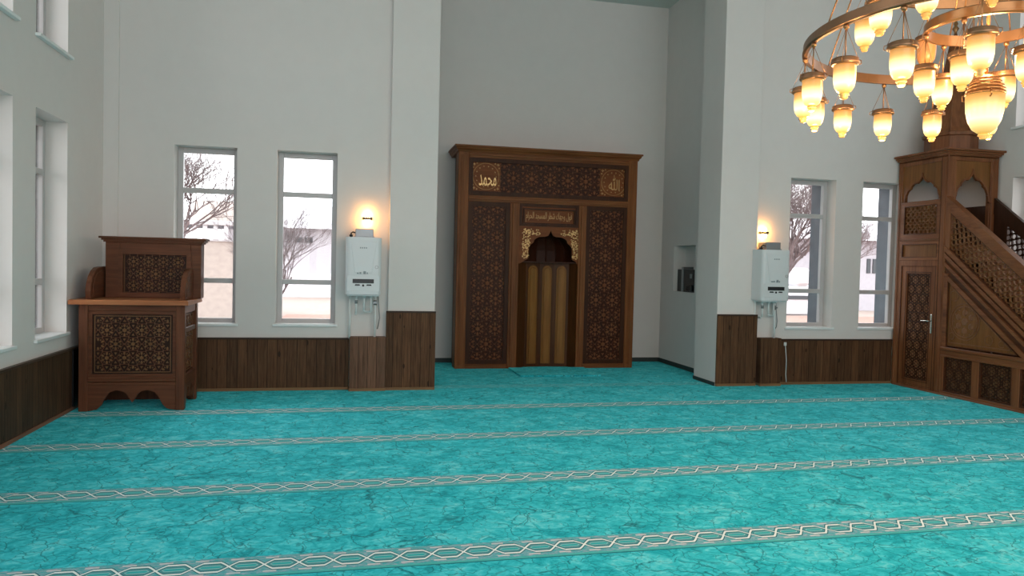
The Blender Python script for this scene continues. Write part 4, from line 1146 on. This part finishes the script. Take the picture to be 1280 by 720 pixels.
# house seen through the window between lectern and boiler
e = empty('house', (-2, 40, -.2), 'pale grey house outside, seen through the window left of the left boiler', 'house')
part('wall', M_bld, e, lambda mb: mb.box((-5.7, 38, -.3), (6, 44, 3.1)))
part('roof', M_roofm, e, lambda mb: mb.hexa([(-6.2, 37.4, 3.1), (6.5, 37.4, 3.1), (6.5, 44.6, 3.1), (-6.2, 44.6, 3.1), (-6.2, 40.9, 4.4), (6.5, 40.9, 4.4), (6.5, 41.1, 4.4), (-6.2, 41.1, 4.4)]))
for x in (-2.48, -2.02):
    part('window', M_dkwin, e, lambda mb, x=x: mb.box((x, 37.95, 2.42), (x+.38, 38.02, 2.68), None, .01))
part('plinth', M_roofm, e, lambda mb: mb.box((-5.8, 37.8, -.3), (6.1, 38.1, .95)))
# shed with rounded tank behind the lectern window
e = empty('tank_shed', (-6, 24, -.2), 'beige shed with a rounded tank on it, outside the window behind the lectern', 'shed')
part('wall', M_bld2, e, lambda mb: mb.box((-9, 24, -.3), (-2.7, 27, 2.1)))
part('parapet', M_roofm, e, lambda mb: (mb.box((-9.1, 23.85, 2.56), (-2.6, 27.1, 2.70), None, .02), mb.box((-9.0, 23.95, 2.08), (-2.65, 27.0, 2.16), None, .02), [mb.box((-9+.3*k, 23.9, 2.14), (-8.88+.3*k, 24.0, 2.58)) for k in range(21)]))
part('tank', M_bld2, e, lambda mb: mb.prism(lambda s, t, d: (d, 25.0+s, 2.69+t), [(.62*math.cos(PI*k/12), .05+.62*math.sin(PI*k/12)) for k in range(13)]+[(-.62, 0), (.62, 0)], -4.6, -2.75) and None)
# house beyond the right windows
e = empty('house', (22, 34, -.2), 'pale house with twin dark windows outside, seen through the window beside the pulpit', 'house')
part('wall', M_bld, e, lambda mb: mb.box((20.5, 32, -.3), (34, 40, 3.15)))
part('roof', M_roofm, e, lambda mb: mb.hexa([(19.9, 31.4, 3.15), (34.6, 31.4, 3.15), (34.6, 40.6, 3.15), (19.9, 40.6, 3.15), (19.9, 35.9, 4.3), (34.6, 35.9, 4.3), (34.6, 36.1, 4.3), (19.9, 36.1, 4.3)]))
for x in (24.6, 24.92, 27.0): part('window', M_dkwin, e, lambda mb, x=x: mb.box((x, 31.95, 1.6), (x+.2, 32.02, 2.3), None, .01))
mb = MB(); mb.box((13.5, 20, -.22), (30, 27, -.19)); tag(mb.build('paving', M_pave), 'pinkish paving outside the right windows', 'paving')
mb = MB(); mb.box((-1.9, 20, -.22), (6, 25.5, -.19)); tag(mb.build('paving', M_pave), 'pinkish paving outside the left windows', 'paving')
# low white kiosk outside the right boiler window
e = empty('kiosk', (16, 25, -.2), 'low white booth outside the window next to the right boiler', 'booth')
part('body', M_roofm, e, lambda mb: mb.box((16.4, 28, -.2), (19.9, 29.6, 1.0), None, .05)); part('canopy', M_roofm, e, lambda mb: mb.box((18.2, 27.9, 1.0), (18.85, 29.7, 1.75), None, .12)); part('window', M_dkwin, e, lambda mb: mb.box((17.2, 27.95, .45), (19.2, 27.99, .6)))

def tree(x, y, h, seed, label, spread=1.0, depth=6, r0=.11, n0=4):
    rnd = random.Random(seed)
    e = empty('bare_tree', (x, y, -.25), label, 'tree', 'bare winter trees outside the windows')
    tr = MB(); br = MB()
    def grow(p, d, l, r, lv):
        q = p+d*l; mid_ = p+d*l*.5+Vector((rnd.uniform(-1, 1), rnd.uniform(-1, 1), rnd.uniform(-1, 1)))*l*.05
        (tr if lv == 0 else br).tube([p, mid_, q], [r, r*.85, r*.7], 5 if lv < 3 else 3, None, False)
        if lv >= depth: return
        for k in range(n0 if lv == 0 else 3):
            ax = Vector((rnd.uniform(-1, 1), rnd.uniform(-1, 1), rnd.uniform(-.3, .5))).normalized()
            nd = (d+ax*rnd.uniform(.5, 1.0)*spread).normalized(); nd.z += .08; nd.normalize()
            grow(p+d*l*(rnd.uniform(.55, 1) if lv else 1), nd, l*rnd.uniform(.66, .84), r*.60, lv+1)
    grow(Vector((x, y, -.25)), Vector((0, 0, 1)), h*.26, r0, 0)
    tr.build('trunk', M_bark, e); br.build('branches', M_bark, e)
tree(-4.35, 20.5, 6.2, 11, 'bare tree outside the window behind the lectern', 1.0, 7, .085, 5)
tree(-1.35, 15.2, 3.7, 5, 'small bare tree outside, left in the window beside the left boiler', .9, 7, .04, 5)
tree(12.9, 20.5, 6.2, 21, 'dense bare tree outside the window next to the right boiler', 1.0, 7, .09, 9)
tree(20.5, 27.5, 5.6, 33, 'bare tree outside, left in the window beside the pulpit', 1.0, 7, .08, 6)

# ---------------------------------------------------------------- light
w = bpy.data.worlds.new('overcast_sky'); sc.world = w; w.use_nodes = True
nt = w.node_tree; bg = nt.nodes['Background']
tc = nt.nodes.new('ShaderNodeTexCoord'); sx = nt.nodes.new('ShaderNodeSeparateXYZ'); nt.links.new(tc.outputs['Generated'], sx.inputs[0])
rp = nt.nodes.new('ShaderNodeValToRGB'); nt.links.new(sx.outputs[2], rp.inputs[0])
rp.color_ramp.elements[0].position = 0; rp.color_ramp.elements[0].color = (.985, .965, .985, 1)
rp.color_ramp.elements[1].position = 1; rp.color_ramp.elements[1].color = (.985, .97, 1, 1)
nt.links.new(rp.outputs[0], bg.inputs[0]); bg.inputs[1].default_value = 4.3

def portal(loc, rot, sx_, sy_):
    l = bpy.data.lights.new('daylight_portal', 'AREA'); l.shape = 'RECTANGLE'; l.size = sx_; l.size_y = sy_; l.energy = 1
    l.cycles.is_portal = True
    o = bpy.data.objects.new('daylight_portal', l); COL.objects.link(o); o.location = loc; o.rotation_euler = rot
for a, b in WQ_L+WQ_R: portal(((a+b)/2, YQ+IN+.08, (ZS+ZT)/2), (-PI/2, 0, 0), b-a, ZT-ZS)
for a, b in sideY:
    for z0, z1 in ((ZS, ZT), UPZ):
        portal((XL-IN-.08, (a+b)/2, (z0+z1)/2), (0, -PI/2, 0), z1-z0, b-a)
        if (a, b) in sideR: portal((XR+IN+.08, (a+b)/2, (z0+z1)/2), (0, PI/2, 0), z1-z0, b-a)
for (a, b, c, d) in hb: portal(((a+b)/2, YB-.32, (c+d)/2), (PI/2, 0, 0), b-a, d-c)
# glow of the lit chandelier
for (dx, dy, dz, e_) in [(0, 0, 2.72, 28)]+[(CR*math.cos(math.radians(124.4+40*k)), CR*math.sin(math.radians(124.4+40*k)), 2.38, 13) for k in range(9)]:
    l = bpy.data.lights.new('chandelier_light', 'POINT'); l.energy = e_; l.color = (1, .62, .30); l.shadow_soft_size = .05
    o = bpy.data.objects.new('chandelier_light', l); COL.objects.link(o); o.location = (CX+dx, CY+dy, dz)

# ---------------------------------------------------------------- camera
cam = bpy.data.cameras.new('camera'); co = bpy.data.objects.new('camera', cam); COL.objects.link(co)
F = 941.92
cam.sensor_fit = 'HORIZONTAL'; cam.sensor_width = 36; cam.lens = F/1280*36; cam.clip_end = 300
r_ = Vector((0.97652058, -0.21408146, 0.02401417)); u_ = Vector((-0.0168168, 0.03537805, 0.9992325)); f_ = Vector((0.21476673, 0.97617494, -0.03094722))
m = Matrix(((r_.x, u_.x, -f_.x, 0), (r_.y, u_.y, -f_.y, 0), (r_.z, u_.z, -f_.z, 1.6), (0, 0, 0, 1)))
co.matrix_world = m
sc.camera = co

vs = sc.view_settings; vs.view_transform = 'Standard'; vs.look = 'None'; vs.gamma = 1; vs.exposure = 0.0; vs.use_curve_mapping = False
sc.cycles.use_denoising = True
sc.cycles.max_bounces = 10; sc.cycles.diffuse_bounces = 7; sc.cycles.transparent_max_bounces = 12
sc.cycles.sample_clamp_indirect = 6
